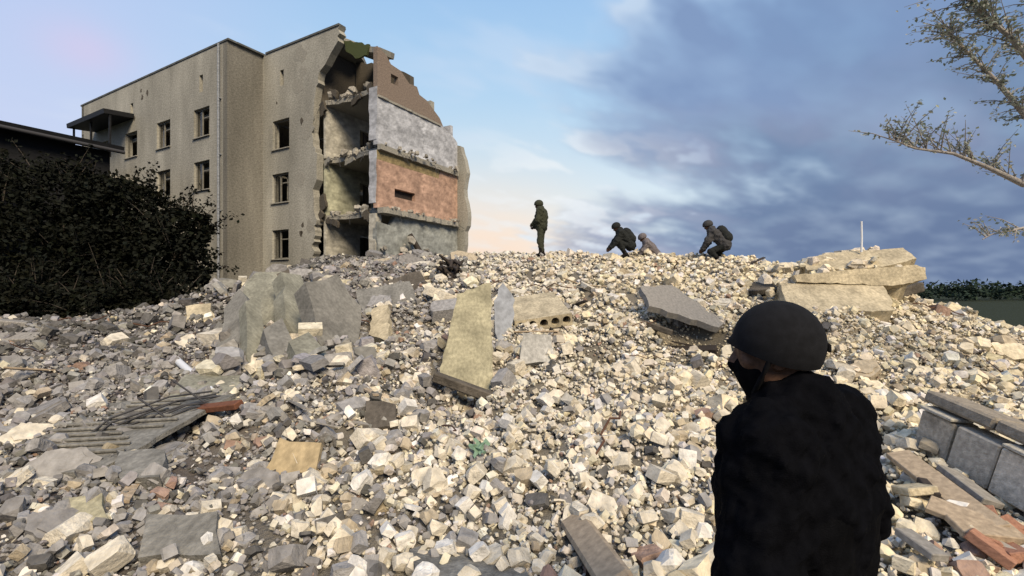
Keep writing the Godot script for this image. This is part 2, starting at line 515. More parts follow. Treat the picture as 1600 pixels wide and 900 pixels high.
func make_ground() -> void:
	# the near mound as one sheet
	var st := MB.new()
	var nx := 300
	var nz := 236
	var x0 := -34.0
	var z0 := 8.0
	var step := 0.2
	var hs := PackedVector3Array()
	for j in nz + 1:
		for i in nx + 1:
			# finer near the viewer, coarser away from him
			var u := (i / float(nx)) * 2.0 - 1.0
			var x := 34.0 * (0.45 * u + 0.55 * u * u * u) - 0.0
			var w := j / float(nz)
			var z := 6.0 - 46.0 * (0.6 * w + 0.4 * w * w)
			var e := 1.0 - maxf(smoothstep(28.0, 34.0, absf(x)), maxf(smoothstep(36.0, 40.0, -z), smoothstep(3.0, 6.0, z)))
			hs.append(Vector3(x, ground(x, z) * e - 0.12 * (1.0 - e) + 0.012 * e, z))
	var idx := PackedInt32Array()
	var nor := PackedVector3Array()
	nor.resize(hs.size())
	for j in nz:
		for i in nx:
			var a := j * (nx + 1) + i
			var b := a + 1
			var c := a + nx + 1
			var d := c + 1
			for t in [[a, c, b], [b, c, d]]:
				var m := (hs[t[2]] - hs[t[0]]).cross(hs[t[1]] - hs[t[0]])
				if m.y < 0.0:
					t = [t[0], t[2], t[1]]
					m = -m
				for q in t:
					idx.append(q)
					nor[q] += m
	for i in nor.size():
		nor[i] = nor[i].normalized()
	# darker grey tones on the left, paler cream ones on the right
	var dusts := PackedColorArray()
	for p in hs:
		var w := noise_b.get_noise_2d(p.x * 0.5, p.z * 0.5) * 1.5
		var q := Color(0.46, 0.42, 0.355).lerp(Color(0.25, 0.215, 0.21), smoothstep(-0.5, -5.0, p.x + w))
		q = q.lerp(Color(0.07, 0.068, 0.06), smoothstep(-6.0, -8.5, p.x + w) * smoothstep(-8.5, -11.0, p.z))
		dusts.append(q.lerp(Color(0.66, 0.575, 0.43), smoothstep(1.0, 5.0, p.x + w)))
	var arr := []
	arr.resize(Mesh.ARRAY_MAX)
	arr[Mesh.ARRAY_VERTEX] = hs
	arr[Mesh.ARRAY_NORMAL] = nor
	arr[Mesh.ARRAY_COLOR] = dusts
	arr[Mesh.ARRAY_INDEX] = idx
	var am := ArrayMesh.new()
	am.add_surface_from_arrays(Mesh.PRIMITIVE_TRIANGLES, arr)
	setting("rubble_ground", am, mats["dust"])
	# the fields all round, out to the horizon
	var fl := MB.new()
	var rings := [0.0, 20.0, 60.0, 200.0, 800.0, 3000.0]
	for r in rings.size() - 1:
		for s in 48:
			var a0 := TAU * s / 48.0
			var a1 := TAU * (s + 1) / 48.0
			var p := PackedVector3Array()
			for q in [[rings[r], a0], [rings[r + 1], a0], [rings[r + 1], a1], [rings[r], a1]]:
				p.append(Vector3(sin(q[1]) * q[0], -0.06, cos(q[1]) * q[0]))
			fl.face(p, Vector3.UP)
	setting("ground", fl.mesh(), mats["earth"])

# ---------------------------------------------------------------- the broken block of flats
const FLOORS := [-0.35, 2.65, 5.65, 8.65, 11.65]

# a torn edge: a line from a to b broken into short uneven steps
func torn(a: Vector2, b: Vector2, step: float, amp: float) -> PackedVector2Array:
	var p := PackedVector2Array([a])
	var k := maxi(1, int(a.distance_to(b) / step))
	var side := (b - a).orthogonal().normalized()
	for i in range(1, k):
		p.append(a.lerp(b, (i + rng.randf_range(-0.3, 0.3)) / k) + side * rng.randf_range(-amp, amp))
	return p

func torn_outline(pts: Array, step: float, amp: float) -> PackedVector2Array:
	var p := PackedVector2Array()
	for i in pts.size():
		p.append_array(torn(pts[i], pts[(i + 1) % pts.size()], step, amp))
	return p

# a wall of that outline with openings left out, front face at o
func wall(poly: PackedVector2Array, openings: Array, o: Vector3, ux: Vector3, out: Vector3, thick: float) -> MB:
	var mb := MB.new()
	var lo := poly[0]
	var hi := poly[0]
	for p in poly:
		lo = lo.min(p)
		hi = hi.max(p)
	var xs := [lo.x, hi.x]
	var ys := [lo.y, hi.y]
	for r in openings:
		xs.append_array([r.position.x, r.end.x])
		ys.append_array([r.position.y, r.end.y])
	xs.sort()
	ys.sort()
	for i in xs.size() - 1:
		if xs[i + 1] - xs[i] < 0.001:
			continue
		for j in ys.size() - 1:
			if ys[j + 1] - ys[j] < 0.001:
				continue
			var cell := Rect2(xs[i], ys[j], xs[i + 1] - xs[i], ys[j + 1] - ys[j])
			var open := false
			for r in openings:
				if r.has_point(cell.get_center()):
					open = true
			if open:
				continue
			var q := PackedVector2Array([cell.position, Vector2(cell.end.x, cell.position.y), cell.end, Vector2(cell.position.x, cell.end.y)])
			for bit in Geometry2D.intersect_polygons(poly, q):
				mb.extrude(bit, o, ux, Vector3.UP, out, thick)
	return mb

func rect_poly(x0: float, y0: float, x1: float, y1: float) -> PackedVector2Array:
	return PackedVector2Array([Vector2(x0, y0), Vector2(x1, y0), Vector2(x1, y1), Vector2(x0, y1)])

# casement window set back in its opening; some have lost panes or a sash
func window_in(parent: Node, r: Rect2, o: Vector3, ux: Vector3, out: Vector3, state: int) -> void:
	var fr := MB.new()
	var b := Basis(ux, Vector3.UP, out)
	var put := func(m: MB, x: float, y: float, w: float, h: float, z := 0.0, t := 0.06) -> void:
		m.box(Transform3D(b, o + ux * x + Vector3.UP * y - out * (0.17 + z)), Vector3(w, h, t))
	var cx := r.get_center().x
	var cy := r.get_center().y
	var w := r.size.x - 0.006
	var h := r.size.y - 0.006
	for s in [-1.0, 1.0]:
		put.call(fr, cx + s * (w * 0.5 - 0.035), cy, 0.07, h)
		put.call(fr, cx, cy + s * (h * 0.5 - 0.035), w - 0.14, 0.07)
	if state != 2:
		put.call(fr, cx - w * 0.12, cy, 0.09, h - 0.14)
		put.call(fr, cx + w * 0.2, cy + h * 0.18, w * 0.5 - 0.11, 0.06)
	var f := part("window", fr, mats["window_frame"], parent)
	var sill := MB.new()
	sill.box(Transform3D(b, o + ux * cx + Vector3.UP * (r.position.y - 0.03) + out * 0.045), Vector3(w + 0.12, 0.05, 0.09))
	part("sill", sill, mats["raw_concrete"], f)
	if state == 0 or state == 1:
		var pn := MB.new()
		pn.box(Transform3D(b, o + ux * (cx - w * 0.3) + Vector3.UP * cy - out * 0.175), Vector3(w * 0.3, h - 0.15, 0.008))
		part("pane", pn, mats["window_glass"], f)
	if state == 1:
		# a sash blown open inwards
		var sa := MB.new()
		var t := Transform3D(b.rotated(Vector3.UP, 0.9), o + ux * (cx + w * 0.28) + Vector3.UP * cy - out * 0.5)
		for s in [-1.0, 1.0]:
			sa.box(t * Transform3D(Basis(), Vector3(s * 0.27, 0, 0)), Vector3(0.06, h * 0.8, 0.05))
			sa.box(t * Transform3D(Basis(), Vector3(0, s * h * 0.4, 0)), Vector3(0.6, 0.06, 0.05))
		part("sash", sa, mats["window_frame"], f)

func slab_part(called: String, outline: Array, top: float, thick: float, m: Material, parent: Node, step := 0.5, amp := 0.08) -> MeshInstance3D:
	var mb := MB.new()
	# outline in the building's own x and z; the plane looks up
	var p := PackedVector2Array()
	for q in torn_outline(outline, step, amp):
		p.append(Vector2(q.x, -q.y))
	mb.extrude(p, Vector3(0, top, 0), Vector3.RIGHT, Vector3(0, 0, -1), Vector3.UP, thick)
	return part(called, mb, m, parent)

func make_building() -> void:
	var b := base("apartment_block", "grey four storey apartment block torn open at its right end above the rubble", "building", Vector3(-14.1, 0, -26.8), deg_to_rad(-29.67))
	var X := Vector3.RIGHT
	var Z := Vector3(0, 0, 1)
	# left wing, its front 1.98 m before the other
	var wins := []
	for row in [[11.05, 1.6], [8.1, 1.6], [5.1, 1.6], [2.1, 1.6]]:
		for t in [2.5, 6.7, 10.8, 14.7]:
			wins.append(Rect2(-t - 0.8, row[0] - 0.8, 1.6, 1.6))
	var slits := [Rect2(-2.72, 12.75, 0.36, 0.95), Rect2(-10.9, 12.9, 0.36, 0.8)]
	part("facade_wall", wall(rect_poly(-18.4, -0.5, -0.402, 14.95), wins + slits, Vector3(0, 0, 1.98), X, Z, 0.4), mats["facade"], b)
	var k := 0
	for r in wins:
		window_in(b, r, Vector3(0, 0, 1.98), X, Z, [1, 0, 2, 1, 0, 0, 2, 1, 2][k % 9])
		k += 1
	part("return_wall", wall(rect_poly(0, -0.5, 1.978, 14.95), [], Vector3(0, 0, 1.978), Vector3(0, 0, -1), X, 0.4), mats["facade_return_shaded"], b)
	part("end_wall", wall(rect_poly(0, -0.5, 11.5, 14.95), [], Vector3(-18.402, 0, -9.52), Z, -X, 0.4), mats["facade"], b)
	part("rear_wall", wall(rect_poly(-18, -0.5, 4.3, 14.9), [], Vector3(0, 0, -9.9), X, -Z, 0.4), mats["facade"], b)
	for f in FLOORS:
		slab_part("floor_slab", [Vector2(-17.99, 1.57), Vector2(-0.41, 1.57), Vector2(-0.41, -9.48), Vector2(-17.99, -9.48)], f, 0.22, mats["raw_concrete"], b, 50.0, 0.0)
	part("cross_wall", wall(rect_poly(-9.4, -0.4, 1.5, 14.5), [], Vector3(-8.6, 0, 0), Z, X, 0.2), mats["raw_concrete"], b)
	slab_part("roof_slab", [Vector2(-17.99, 1.57), Vector2(-0.01, 1.57), Vector2(-0.01, -9.48), Vector2(-17.99, -9.48)], 14.75, 0.22, mats["roof_metal"], b, 50.0, 0.0)
	var cap := MB.new()
	cap.box(Transform3D(Basis(), Vector3(-9.17, 15.005, 1.79)), Vector3(18.62, 0.1, 0.46))
	cap.box(Transform3D(Basis(), Vector3(-0.07, 15.005, 0.66)), Vector3(0.46, 0.098, 1.74))
	part("roof_edge", cap, mats["roof_edge_metal"], b)
	# pock marks and lost plaster
	for q in 44:
		var left := q % 2 == 0
		var u := rng.randf_range(-14.0, -0.8) if left else rng.randf_range(0.3, 4.2)
		var hh := rng.randf_range(2.5, 14.3)
		var clear := true
		for r in wins + [Rect2(0.9, 9.5, 1.45, 1.6), Rect2(0.85, 6.55, 1.45, 1.6), Rect2(0.85, 3.45, 1.45, 1.6), Rect2(1.55, 12.95, 0.32, 0.85)]:
			if r.grow(0.75).has_point(Vector2(u, hh)):
				clear = false
		if not clear:
			continue
		var sc := MB.new()
		var rr := rng.randf_range(0.07, 0.2) if q % 4 < 3 else rng.randf_range(0.3, 0.62)
		var pp := PackedVector2Array()
		for k2 in 11:
			var an := TAU * k2 / 11.0
			pp.append(Vector2(cos(an) * rr * rng.randf_range(0.5, 1.2), sin(an) * rr * rng.randf_range(0.6, 1.3)))
		sc.extrude(pp, Vector3(u, hh, (1.98 if left else 0.0) + 0.006), X, Vector3.UP, Z, 0.02)
		part("plaster_scar", sc, mats["raw_concrete" if rr > 0.25 else "dark_cavity_brick"], b)
	var dp := MB.new()
	dp.tube([Vector3(-0.62, 14.9, 2.1), Vector3(-0.62, 8.0, 2.1), Vector3(-0.62, 1.0, 2.1)], [0.06, 0.06, 0.06], 8)
	for y in [3.0, 6.0, 9.0, 12.0]:
		dp.box(Transform3D(Basis(), Vector3(-0.62, y, 2.05)), Vector3(0.2, 0.05, 0.14))
	part("drainpipe", dp, mats["sheet_metal"], b)
	# balcony roof at the far end
	var can := MB.new()
	can.box(Transform3D(Basis(Vector3.RIGHT, 0.1), Vector3(-13.2, 12.75, 2.75)), Vector3(5.6, 0.28, 1.6))
	for x in [-15.9, -13.2, -10.5]:
		can.box(Transform3D(Basis(), Vector3(x, 11.3, 3.2)), Vector3(0.1, 2.7, 0.1))
	part("balcony_roof", can, mats["roof_metal"], b)
	var par := MB.new()
	par.box(Transform3D(Basis(), Vector3(-13.2, 9.35, 3.3)), Vector3(5.6, 1.0, 0.1))
	par.box(Transform3D(Basis(), Vector3(-13.2, 8.75, 2.65)), Vector3(5.6, 0.18, 1.3))
	part("balcony", par, mats["raw_concrete"], b)
	# right wing: front wall torn off beyond 4.4 m, a corner of it left hanging at the top
	var edge := [Vector2(0, -0.5), Vector2(4.7, -0.5), Vector2(4.5, 2.6), Vector2(4.25, 3.5), Vector2(4.5, 5.5), Vector2(4.35, 6.6), Vector2(4.6, 8.6), Vector2(4.3, 9.6), Vector2(4.4, 11.6), Vector2(4.55, 12.3), Vector2(4.95, 13.1), Vector2(5.65, 13.75), Vector2(6.2, 14.25), Vector2(6.32, 14.98), Vector2(0, 14.98)]
	var bwins := [Rect2(0.9, 9.5, 1.45, 1.6), Rect2(0.85, 6.55, 1.45, 1.6), Rect2(0.85, 3.45, 1.45, 1.6), Rect2(1.55, 12.95, 0.32, 0.85)]
	var outline := PackedVector2Array()
	for i in edge.size():
		var e0: Vector2 = edge[i]
		var e1: Vector2 = edge[(i + 1) % edge.size()]
		outline.append_array(torn(e0, e1, 0.15 if i % 3 == 0 else 0.42, 0.13) if i >= 1 and i <= 12 else PackedVector2Array([e0]))
	part("facade_wall", wall(outline, bwins, Vector3.ZERO, X, Z, 0.4), mats["facade"], b)
	for i in 3:
		window_in(b, bwins[i], Vector3.ZERO, X, Z, [2, 1, 0][i])
	var cap2 := MB.new()
	cap2.box(Transform3D(Basis(), Vector3(3.3, 15.035, -0.17)), Vector3(6.0, 0.1, 0.44))
	part("roof_edge", cap2, mats["roof_edge_metal"], b)
	slab_part("roof_slab", [Vector2(0.0, -0.42), Vector2(5.6, -0.42), Vector2(5.9, -1.5), Vector2(5.0, -2.8), Vector2(3.8, -4.6), Vector2(2.0, -9.4), Vector2(0.0, -9.4)], 14.9, 0.24, mats["raw_concrete"], b, 0.6, 0.1)
	# floors of the open rooms, ragged along the tear
	for f in range(1, 5):
		var top: float = FLOORS[f]
		slab_part("floor_slab", [Vector2(0.0, -0.42), Vector2(4.35, -0.42), Vector2(5.2, -0.5 - 0.2 * (f % 2)), Vector2(6.6, -0.75), Vector2(7.9, -0.45), Vector2(8.63, -0.4), Vector2(8.63, -6.3 if f < 4 else -1.9), Vector2(8.0 if f < 4 else 4.9, -6.3), Vector2(0.0, -6.3)], top, 0.24, mats["raw_concrete"], b, 0.35, 0.1)
	# the side wall of those rooms, each storey in its own paint, with a doorway
	var paints := ["paint_beige", "paint_beige", "paint_green", "paint_beige"]
	for f in 4:
		var y0: float = FLOORS[f]
		var dr := Rect2(2.75, y0 + 0.01, 0.95, 2.15)
		part("room_wall", wall(rect_poly(0.42, y0 + 0.003, 6.28, y0 + 2.757), [dr], Vector3(4.75, 0, 0), Vector3(0, 0, -1), X, 0.15), mats[paints[f]], b)
		var dm := MB.new()
		dm.box(Transform3D(Basis(Vector3.UP, 0.5), Vector3(4.5, y0 + 1.06, -3.4)), Vector3(0.05, 2.05, 0.88))
		part("door", dm, mats["door_wood"], b)
		part("rear_room_wall", wall(rect_poly(4.76, y0 + 0.003, 8.63, y0 + 2.757), [], Vector3(0, 0, -6.05), X, Z, 0.22), mats[["paint_beige", "paint_blue", "paint_pink", "paint_white"][f]], b)
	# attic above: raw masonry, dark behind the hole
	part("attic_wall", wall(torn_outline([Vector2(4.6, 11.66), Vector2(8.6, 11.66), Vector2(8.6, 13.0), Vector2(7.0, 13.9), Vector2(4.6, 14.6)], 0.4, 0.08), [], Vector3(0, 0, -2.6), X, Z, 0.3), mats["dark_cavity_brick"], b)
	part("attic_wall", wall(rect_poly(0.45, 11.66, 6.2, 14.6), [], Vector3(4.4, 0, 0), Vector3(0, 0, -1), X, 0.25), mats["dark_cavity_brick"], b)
	# the mossy piece of roof that still hangs between the front corner and the cross wall
	var rs := MB.new()
	var ra := Vector3(6.1, 14.35, -0.5)
	var rb := Vector3(8.85, 13.35, -0.3)
	var ru := (rb - ra).normalized()
	var rv := Vector3(0.05, 0.10, -1.0).normalized()
	rs.extrude(torn_outline([Vector2(0, 0), Vector2(2.95, -0.1), Vector2(2.9, 0.9), Vector2(1.4, 1.5), Vector2(0.2, 2.2)], 0.3, 0.1), ra, ru, rv, ru.cross(rv).normalized() * signf(ru.cross(rv).y), 0.26)
	var mossy := part("broken_roof_slab", rs, mats["raw_concrete"], b)
	var mo := MB.new()
	mo.extrude(torn_outline([Vector2(0.1, 0.05), Vector2(2.2, 0.0), Vector2(2.0, -0.55), Vector2(1.1, -0.8), Vector2(0.3, -0.5)], 0.2, 0.08), ra + Vector3(0, 0.06, 0.16), ru, Vector3.UP, Vector3(0.1, 0, 1).normalized(), 0.1)
	part("moss", mo, mats["moss"], mossy)
	# the cross wall that faces the fallen part: a different paint on every storey
	var W := Vector3(0, 0, -1)
	var o := Vector3(8.9, 0, 0)
	part("cross_wall_attic", wall(PackedVector2Array([Vector2(0, 10.98), Vector2(5.0, 10.98), Vector2(4.7, 11.35), Vector2(3.6, 11.95), Vector2(3.0, 12.05), Vector2(2.8, 12.4), Vector2(2.2, 12.35), Vector2(1.6, 12.75), Vector2(0.9, 12.8), Vector2(0.6, 13.1), Vector2(0, 13.3)]), [Rect2(0.9, 11.9, 0.5, 0.45)], o, W, X, 0.26), mats["attic_brown"], b)
	var top_edge := torn(Vector2(6.36, 10.4), Vector2(5.1, 10.97), 0.3, 0.08)
	part("cross_wall_white", wall(PackedVector2Array([Vector2(0, 8.66), Vector2(6.36, 8.66)]) + top_edge + PackedVector2Array([Vector2(5.0, 10.978), Vector2(0, 10.978)]), [], o, W, X, 0.26), mats["paint_white"], b)
	part("cross_wall_ochre", wall(PackedVector2Array([Vector2(0, 7.95), Vector2(4.6, 7.95), Vector2(4.7, 8.4), Vector2(0, 8.4)]), [], o, W, X, 0.26), mats["paint_ochre"], b)
	part("cross_wall_pink", wall(PackedVector2Array([Vector2(0, 5.66), Vector2(6.36, 5.66), Vector2(6.36, 8.4), Vector2(4.72, 8.4), Vector2(4.62, 7.948), Vector2(0, 7.948)]), [Rect2(1.15, 6.35, 1.5, 0.42)], o, W, X, 0.26), mats["paint_pink"], b)
	part("cross_wall_blue", wall(torn_outline([Vector2(0, -0.4), Vector2(6.36, -0.4), Vector2(6.36, 5.4), Vector2(1.2, 5.4), Vector2(0.9, 4.9), Vector2(0, 5.0)], 0.5, 0.05), [Rect2(2.35, 2.9, 0.9, 0.9)], o, W, X, 0.26), mats["paint_blue"], b)
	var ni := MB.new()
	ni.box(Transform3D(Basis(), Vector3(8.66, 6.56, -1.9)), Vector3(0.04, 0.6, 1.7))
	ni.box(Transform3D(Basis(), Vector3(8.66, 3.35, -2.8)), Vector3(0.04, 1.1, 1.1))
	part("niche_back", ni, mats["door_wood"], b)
	# broken ends of the fallen floors still sticking out of it
	for f in [[8.66, 0.26, 0.16], [5.66, 0.26, 0.28], [11.0, 0.1, 0.08]]:
		var sp := PackedVector2Array([Vector2(0, 0.02)])
		for q in range(0, 20):
			sp.append(Vector2(q * 0.33 + 0.02, f[2] + rng.randf_range(-0.06, 0.12) * f[2] * 5.0))
		sp.append(Vector2(6.36, 0.02))
		if f[0] == 11.0:
			for q in sp.size():
				sp[q].x *= 0.75
		var sm := MB.new()
		sm.extrude(sp, Vector3(8.885, f[0] - 0.004, 0), W, X, Vector3.UP, f[1])
		part("floor_edge", sm, mats["raw_concrete"], b)
	# pier at the torn front edge and the rear wall's stub
	for q in [[8.9, 11.4, 0.5, "paint_white"], [5.9, 8.4, 0.45, "paint_white"], [3.6, 5.4, 0.4, "paint_beige"], [-0.3, 2.6, 0.5, "raw_concrete"]]:
		part("pier", wall(torn_outline([Vector2(8.36, q[0]), Vector2(8.36 + q[2], q[0]), Vector2(8.40 + q[2], q[1]), Vector2(8.38, q[1])], 0.3, 0.04), [], Vector3(0, 0, 0.02), X, Z, 0.36), mats[q[3]], b)
	part("rear_wall", wall(torn_outline([Vector2(8.0, -0.4), Vector2(9.5, -0.4), Vector2(9.6, 2.5), Vector2(9.35, 4.0), Vector2(9.65, 6.0), Vector2(9.4, 7.2), Vector2(9.5, 8.9), Vector2(9.1, 10.2), Vector2(8.0, 10.3)], 0.4, 0.1), [], Vector3(0, 0, -6.38), X, Z, 0.35), mats["facade"], b)
	# pieces that hang from the tear
	for h in [[4.55, 5.55, -0.2, 0.75, 0.5, 0.7], [5.3, 5.25, -0.35, 1.1, 0.35, -0.4], [5.0, 8.45, -0.3, 0.6, 0.3, 0.3], [6.9, 11.35, -0.5, 0.9, 0.3, 0.25], [7.6, 2.35, -0.35, 1.3, 0.3, 0.5], [5.2, 12.0, -0.45, 0.9, 0.35, -0.5], [8.2, 11.5, -0.2, 0.5, 0.5, 0.4], [4.7, 6.3, -0.25, 0.5, 0.9, 0.2], [5.0, 2.4, -0.3, 0.8, 0.5, -0.3], [8.1, 5.3, -0.15, 0.9, 0.45, -0.7], [6.3, 8.35, -0.6, 0.8, 0.25, 0.15], [4.75, 11.2, -0.2, 0.5, 0.7, 0.3]]:
		var hm := MB.new()
		hm.extrude(torn_outline([Vector2(-h[3] * 0.5, -h[4] * 0.5), Vector2(h[3] * 0.5, -h[4] * 0.3), Vector2(h[3] * 0.4, h[4] * 0.5), Vector2(-h[3] * 0.4, h[4] * 0.4)], 0.15, 0.06), Vector3(h[0], h[1], h[2]), Vector3(cos(h[5]), sin(h[5]), 0.1).normalized(), Vector3(-sin(h[5]), cos(h[5]), 0.0), Z, 0.14)
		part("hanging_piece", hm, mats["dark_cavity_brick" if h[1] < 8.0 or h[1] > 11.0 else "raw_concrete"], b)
	var bars := MB.new()
	for q in 34:
		var lvl: float = FLOORS[1 + q % 4] - 0.12
		var x := rng.randf_range(4.4, 8.6)
		var p0 := Vector3(x, lvl, -0.6)
		bars.tube([p0, p0 + Vector3(rng.randf_range(-0.15, 0.15), -0.05, 0.45), p0 + Vector3(rng.randf_range(-0.4, 0.4), rng.randf_range(-0.7, -0.2), rng.randf_range(0.5, 0.75))], [0.012, 0.012, 0.012], 5)
	for q in 18:
		var lvl: float = [8.5, 5.5][q % 2]
		var p0 := Vector3(8.9, lvl, -rng.randf_range(0.2, 6.2))
		bars.tube([p0, p0 + Vector3(0.3, -0.02, 0), p0 + Vector3(0.55, rng.randf_range(-0.6, -0.1), rng.randf_range(-0.2, 0.2))], [0.012, 0.012, 0.012], 5)
	part("bent_rebar", bars, mats["steel_dark"], b).set_meta("kind", "stuff")
	# rubble lying on the broken floors
	make_shapes()
	var mm := MultiMesh.new()
	mm.transform_format = MultiMesh.TRANSFORM_3D
	mm.use_colors = true
	mm.mesh = shapes["chunk"][0]
	mm.instance_count = 420
	for q in 420:
		var s := rng.randf_range(0.1, 0.42)
		var lv: float = FLOORS[1 + q % 4]
		var at := Vector3(rng.randf_range(4.9, 8.5), lv + s * 0.25 + rng.randf() * rng.randf() * 0.3, -0.55 - absf(rng.randfn(0.0, 0.9)))
		if q % 5 == 0:
			at = Vector3(9.05 + rng.randf() * rng.randf() * 0.5, [8.66, 5.66][q % 2] + s * 0.2, -rng.randf_range(0.1, 6.2))
			s *= 0.5
		if q > 250:
			# the slope of debris against the foot of the cross wall
			var t := rng.randf_range(0.0, 6.4)
			at = Vector3(8.95 + rng.randf() * 1.2, 2.4 + rng.randf() * rng.randf() * 2.2 - 0.12 * t, -t)
		mm.set_instance_transform(q, Transform3D(Basis.from_euler(Vector3(rng.randf() * TAU, rng.randf() * TAU, 0)).scaled(Vector3.ONE * s), at))
		var g := rng.randf_range(0.25, 0.6)
		mm.set_instance_color(q, Color(g, g * 0.95, g * 0.85))
	var mi := MultiMeshInstance3D.new()
	mi.name = "debris"
	mi.multimesh = mm
	mi.material_override = mats["loose"]
	b.add_child(mi, true)
	mi.set_meta("kind", "stuff")
	var beam := MB.new()
	beam.tube([Vector3(10.0, 2.0, -3.6), Vector3(9.4, 3.6, -2.5), Vector3(9.05, 4.6, -2.1)], [0.2, 0.17, 0.12], 6)
	part("charred_beam", beam, mats["wood_dark"], b)
	landmarks.append([b.transform * Vector3(0, 2.5, 1.98), "the apartment block's projecting corner"])
	landmarks.append([b.transform * Vector3(6.5, 3.2, 0), "the block's open rooms"])
	landmarks.append([b.transform * Vector3(9.0, 3.2, -4), "the blue painted wall"])
	# the low dark house on the left
	var h := base("low_house", "low dark boarded house with a sloping eave, behind the black trees on the left", "house", Vector3(-21.6, 0, -20.0), deg_to_rad(-29.67))
	part("wall", wall(rect_poly(-3.0, -0.2, 3.75, 8.55), [], Vector3.ZERO, W, X, 0.3), mats["dark_boards"], h)
	part("wall", wall(rect_poly(-9.0, -0.2, -0.302, 8.55), [], Vector3(0, 0, -3.75), X, -Z, 0.3), mats["dark_boards"], h)
	part("wall", wall(rect_poly(-9.0, -0.2, -0.302, 8.55), [], Vector3(0, 0, 3.0), X, Z, 0.3), mats["dark_boards"], h)
	part("wall", wall(rect_poly(-2.9, -0.2, 3.4, 8.55), [], Vector3(-8.7, 0, 0), W, -X, 0.29), mats["dark_boards"], h)
	var rf := MB.new()
	rf.box(Transform3D(Basis(Vector3(0, 0, 1), -0.24), Vector3(-2.1, 9.33, -0.35)), Vector3(5.6, 0.22, 7.5))
	rf.box(Transform3D(Basis(Vector3(0, 0, 1), 0.24), Vector3(-7.5, 9.33, -0.35)), Vector3(5.6, 0.22, 7.5))
	part("roof", rf, mats["roof_metal"], h)
	var gu := MB.new()
	gu.tube([Vector3(0.62, 8.55, 3.4), Vector3(0.62, 8.5, -4.1)], [0.09, 0.09], 8)
	part("gutter", gu, mats["steel_dark"], h)

# ---------------------------------------------------------------- large fallen pieces
# a plate of broken concrete through surveyed corners
func fit_of(corners: Array) -> float:
	# how much nearer the piece must lie for its lowest corner to rest on the mound
	var f := 10.0
	for p in corners:
		var px: float = 800.0 + FOCAL * p.x / -p.z
		var py: float = 450.0 - FOCAL * (p.y - EYE) / -p.z
		var g := on_mound(px, py)
		if g.z > -38.0:
			f = minf(f, g.z / p.z)
	return minf(f, 1.0)

func settled(corners: Array, fit := 0.0) -> Array:
	var f := fit if fit > 0.0 else fit_of(corners)
	var e := Vector3(0, EYE, 0)
	return corners.map(func(p): return e + (p - e) * f)

func plate(called: String, label: String, category: String, corners: Array, thick: float, m: String, amp := 0.03, group := "", fit := 0.0) -> MeshInstance3D:
	corners = settled(corners, fit)
	var c := Vector3.ZERO
	for p in corners:
		c += p
	c /= corners.size()
	var nrm := Vector3.ZERO
	for i in corners.size():
		nrm += (corners[i] - c).cross(corners[(i + 1) % corners.size()] - c)
	nrm = nrm.normalized()
	if nrm.dot(Vector3(0, EYE, 0) - c) < 0.0:
		nrm = -nrm
	var ux: Vector3 = (corners[1] - corners[0])
	ux = (ux - nrm * ux.dot(nrm)).normalized()
	var uy := nrm.cross(ux)
	var flat := []
	for p in corners:
		flat.append(Vector2((p - c).dot(ux), (p - c).dot(uy)))
	var mb := MB.new()
	mb.extrude(torn_outline(flat, maxf(amp * 4.0, 0.08), amp), Vector3.ZERO, ux, uy, nrm, thick)
	var o := MeshInstance3D.new()
	o.name = numbered(called)
	o.mesh = mb.mesh()
	o.material_override = mats[m]
	add_child(o, true)
	o.position = c
	tag(o, label, category, group)
	return o

func bar(called: String, label: String, category: String, pts: Array, w: float, h: float, m: String, roll := 0.0, group := "") -> MeshInstance3D:
	var mb := MB.new()
	pts = settled(pts)
	var a: Vector3 = pts[0]
	var e: Vector3 = pts[1]
	var mid := (a + e) * 0.5
	var d := (e - a).normalized()
	var s := d.cross(Vector3.UP).normalized().rotated(d, roll)
	mb.box(Transform3D(Basis(d, s.cross(d).normalized(), s), Vector3.ZERO), Vector3(a.distance_to(e), h, w), minf(w, h) * 0.12)
	var o := MeshInstance3D.new()
	o.name = numbered(called)
	o.mesh = mb.mesh()
	o.material_override = mats[m]
	add_child(o, true)
	o.position = mid
	tag(o, label, category, group)
	return o

func mark(p: Vector3, phrase: String) -> void:
	landmarks.append([p, phrase])

func lift(p: Vector3, y: float) -> Vector3:
	return p + Vector3(0, y, 0)

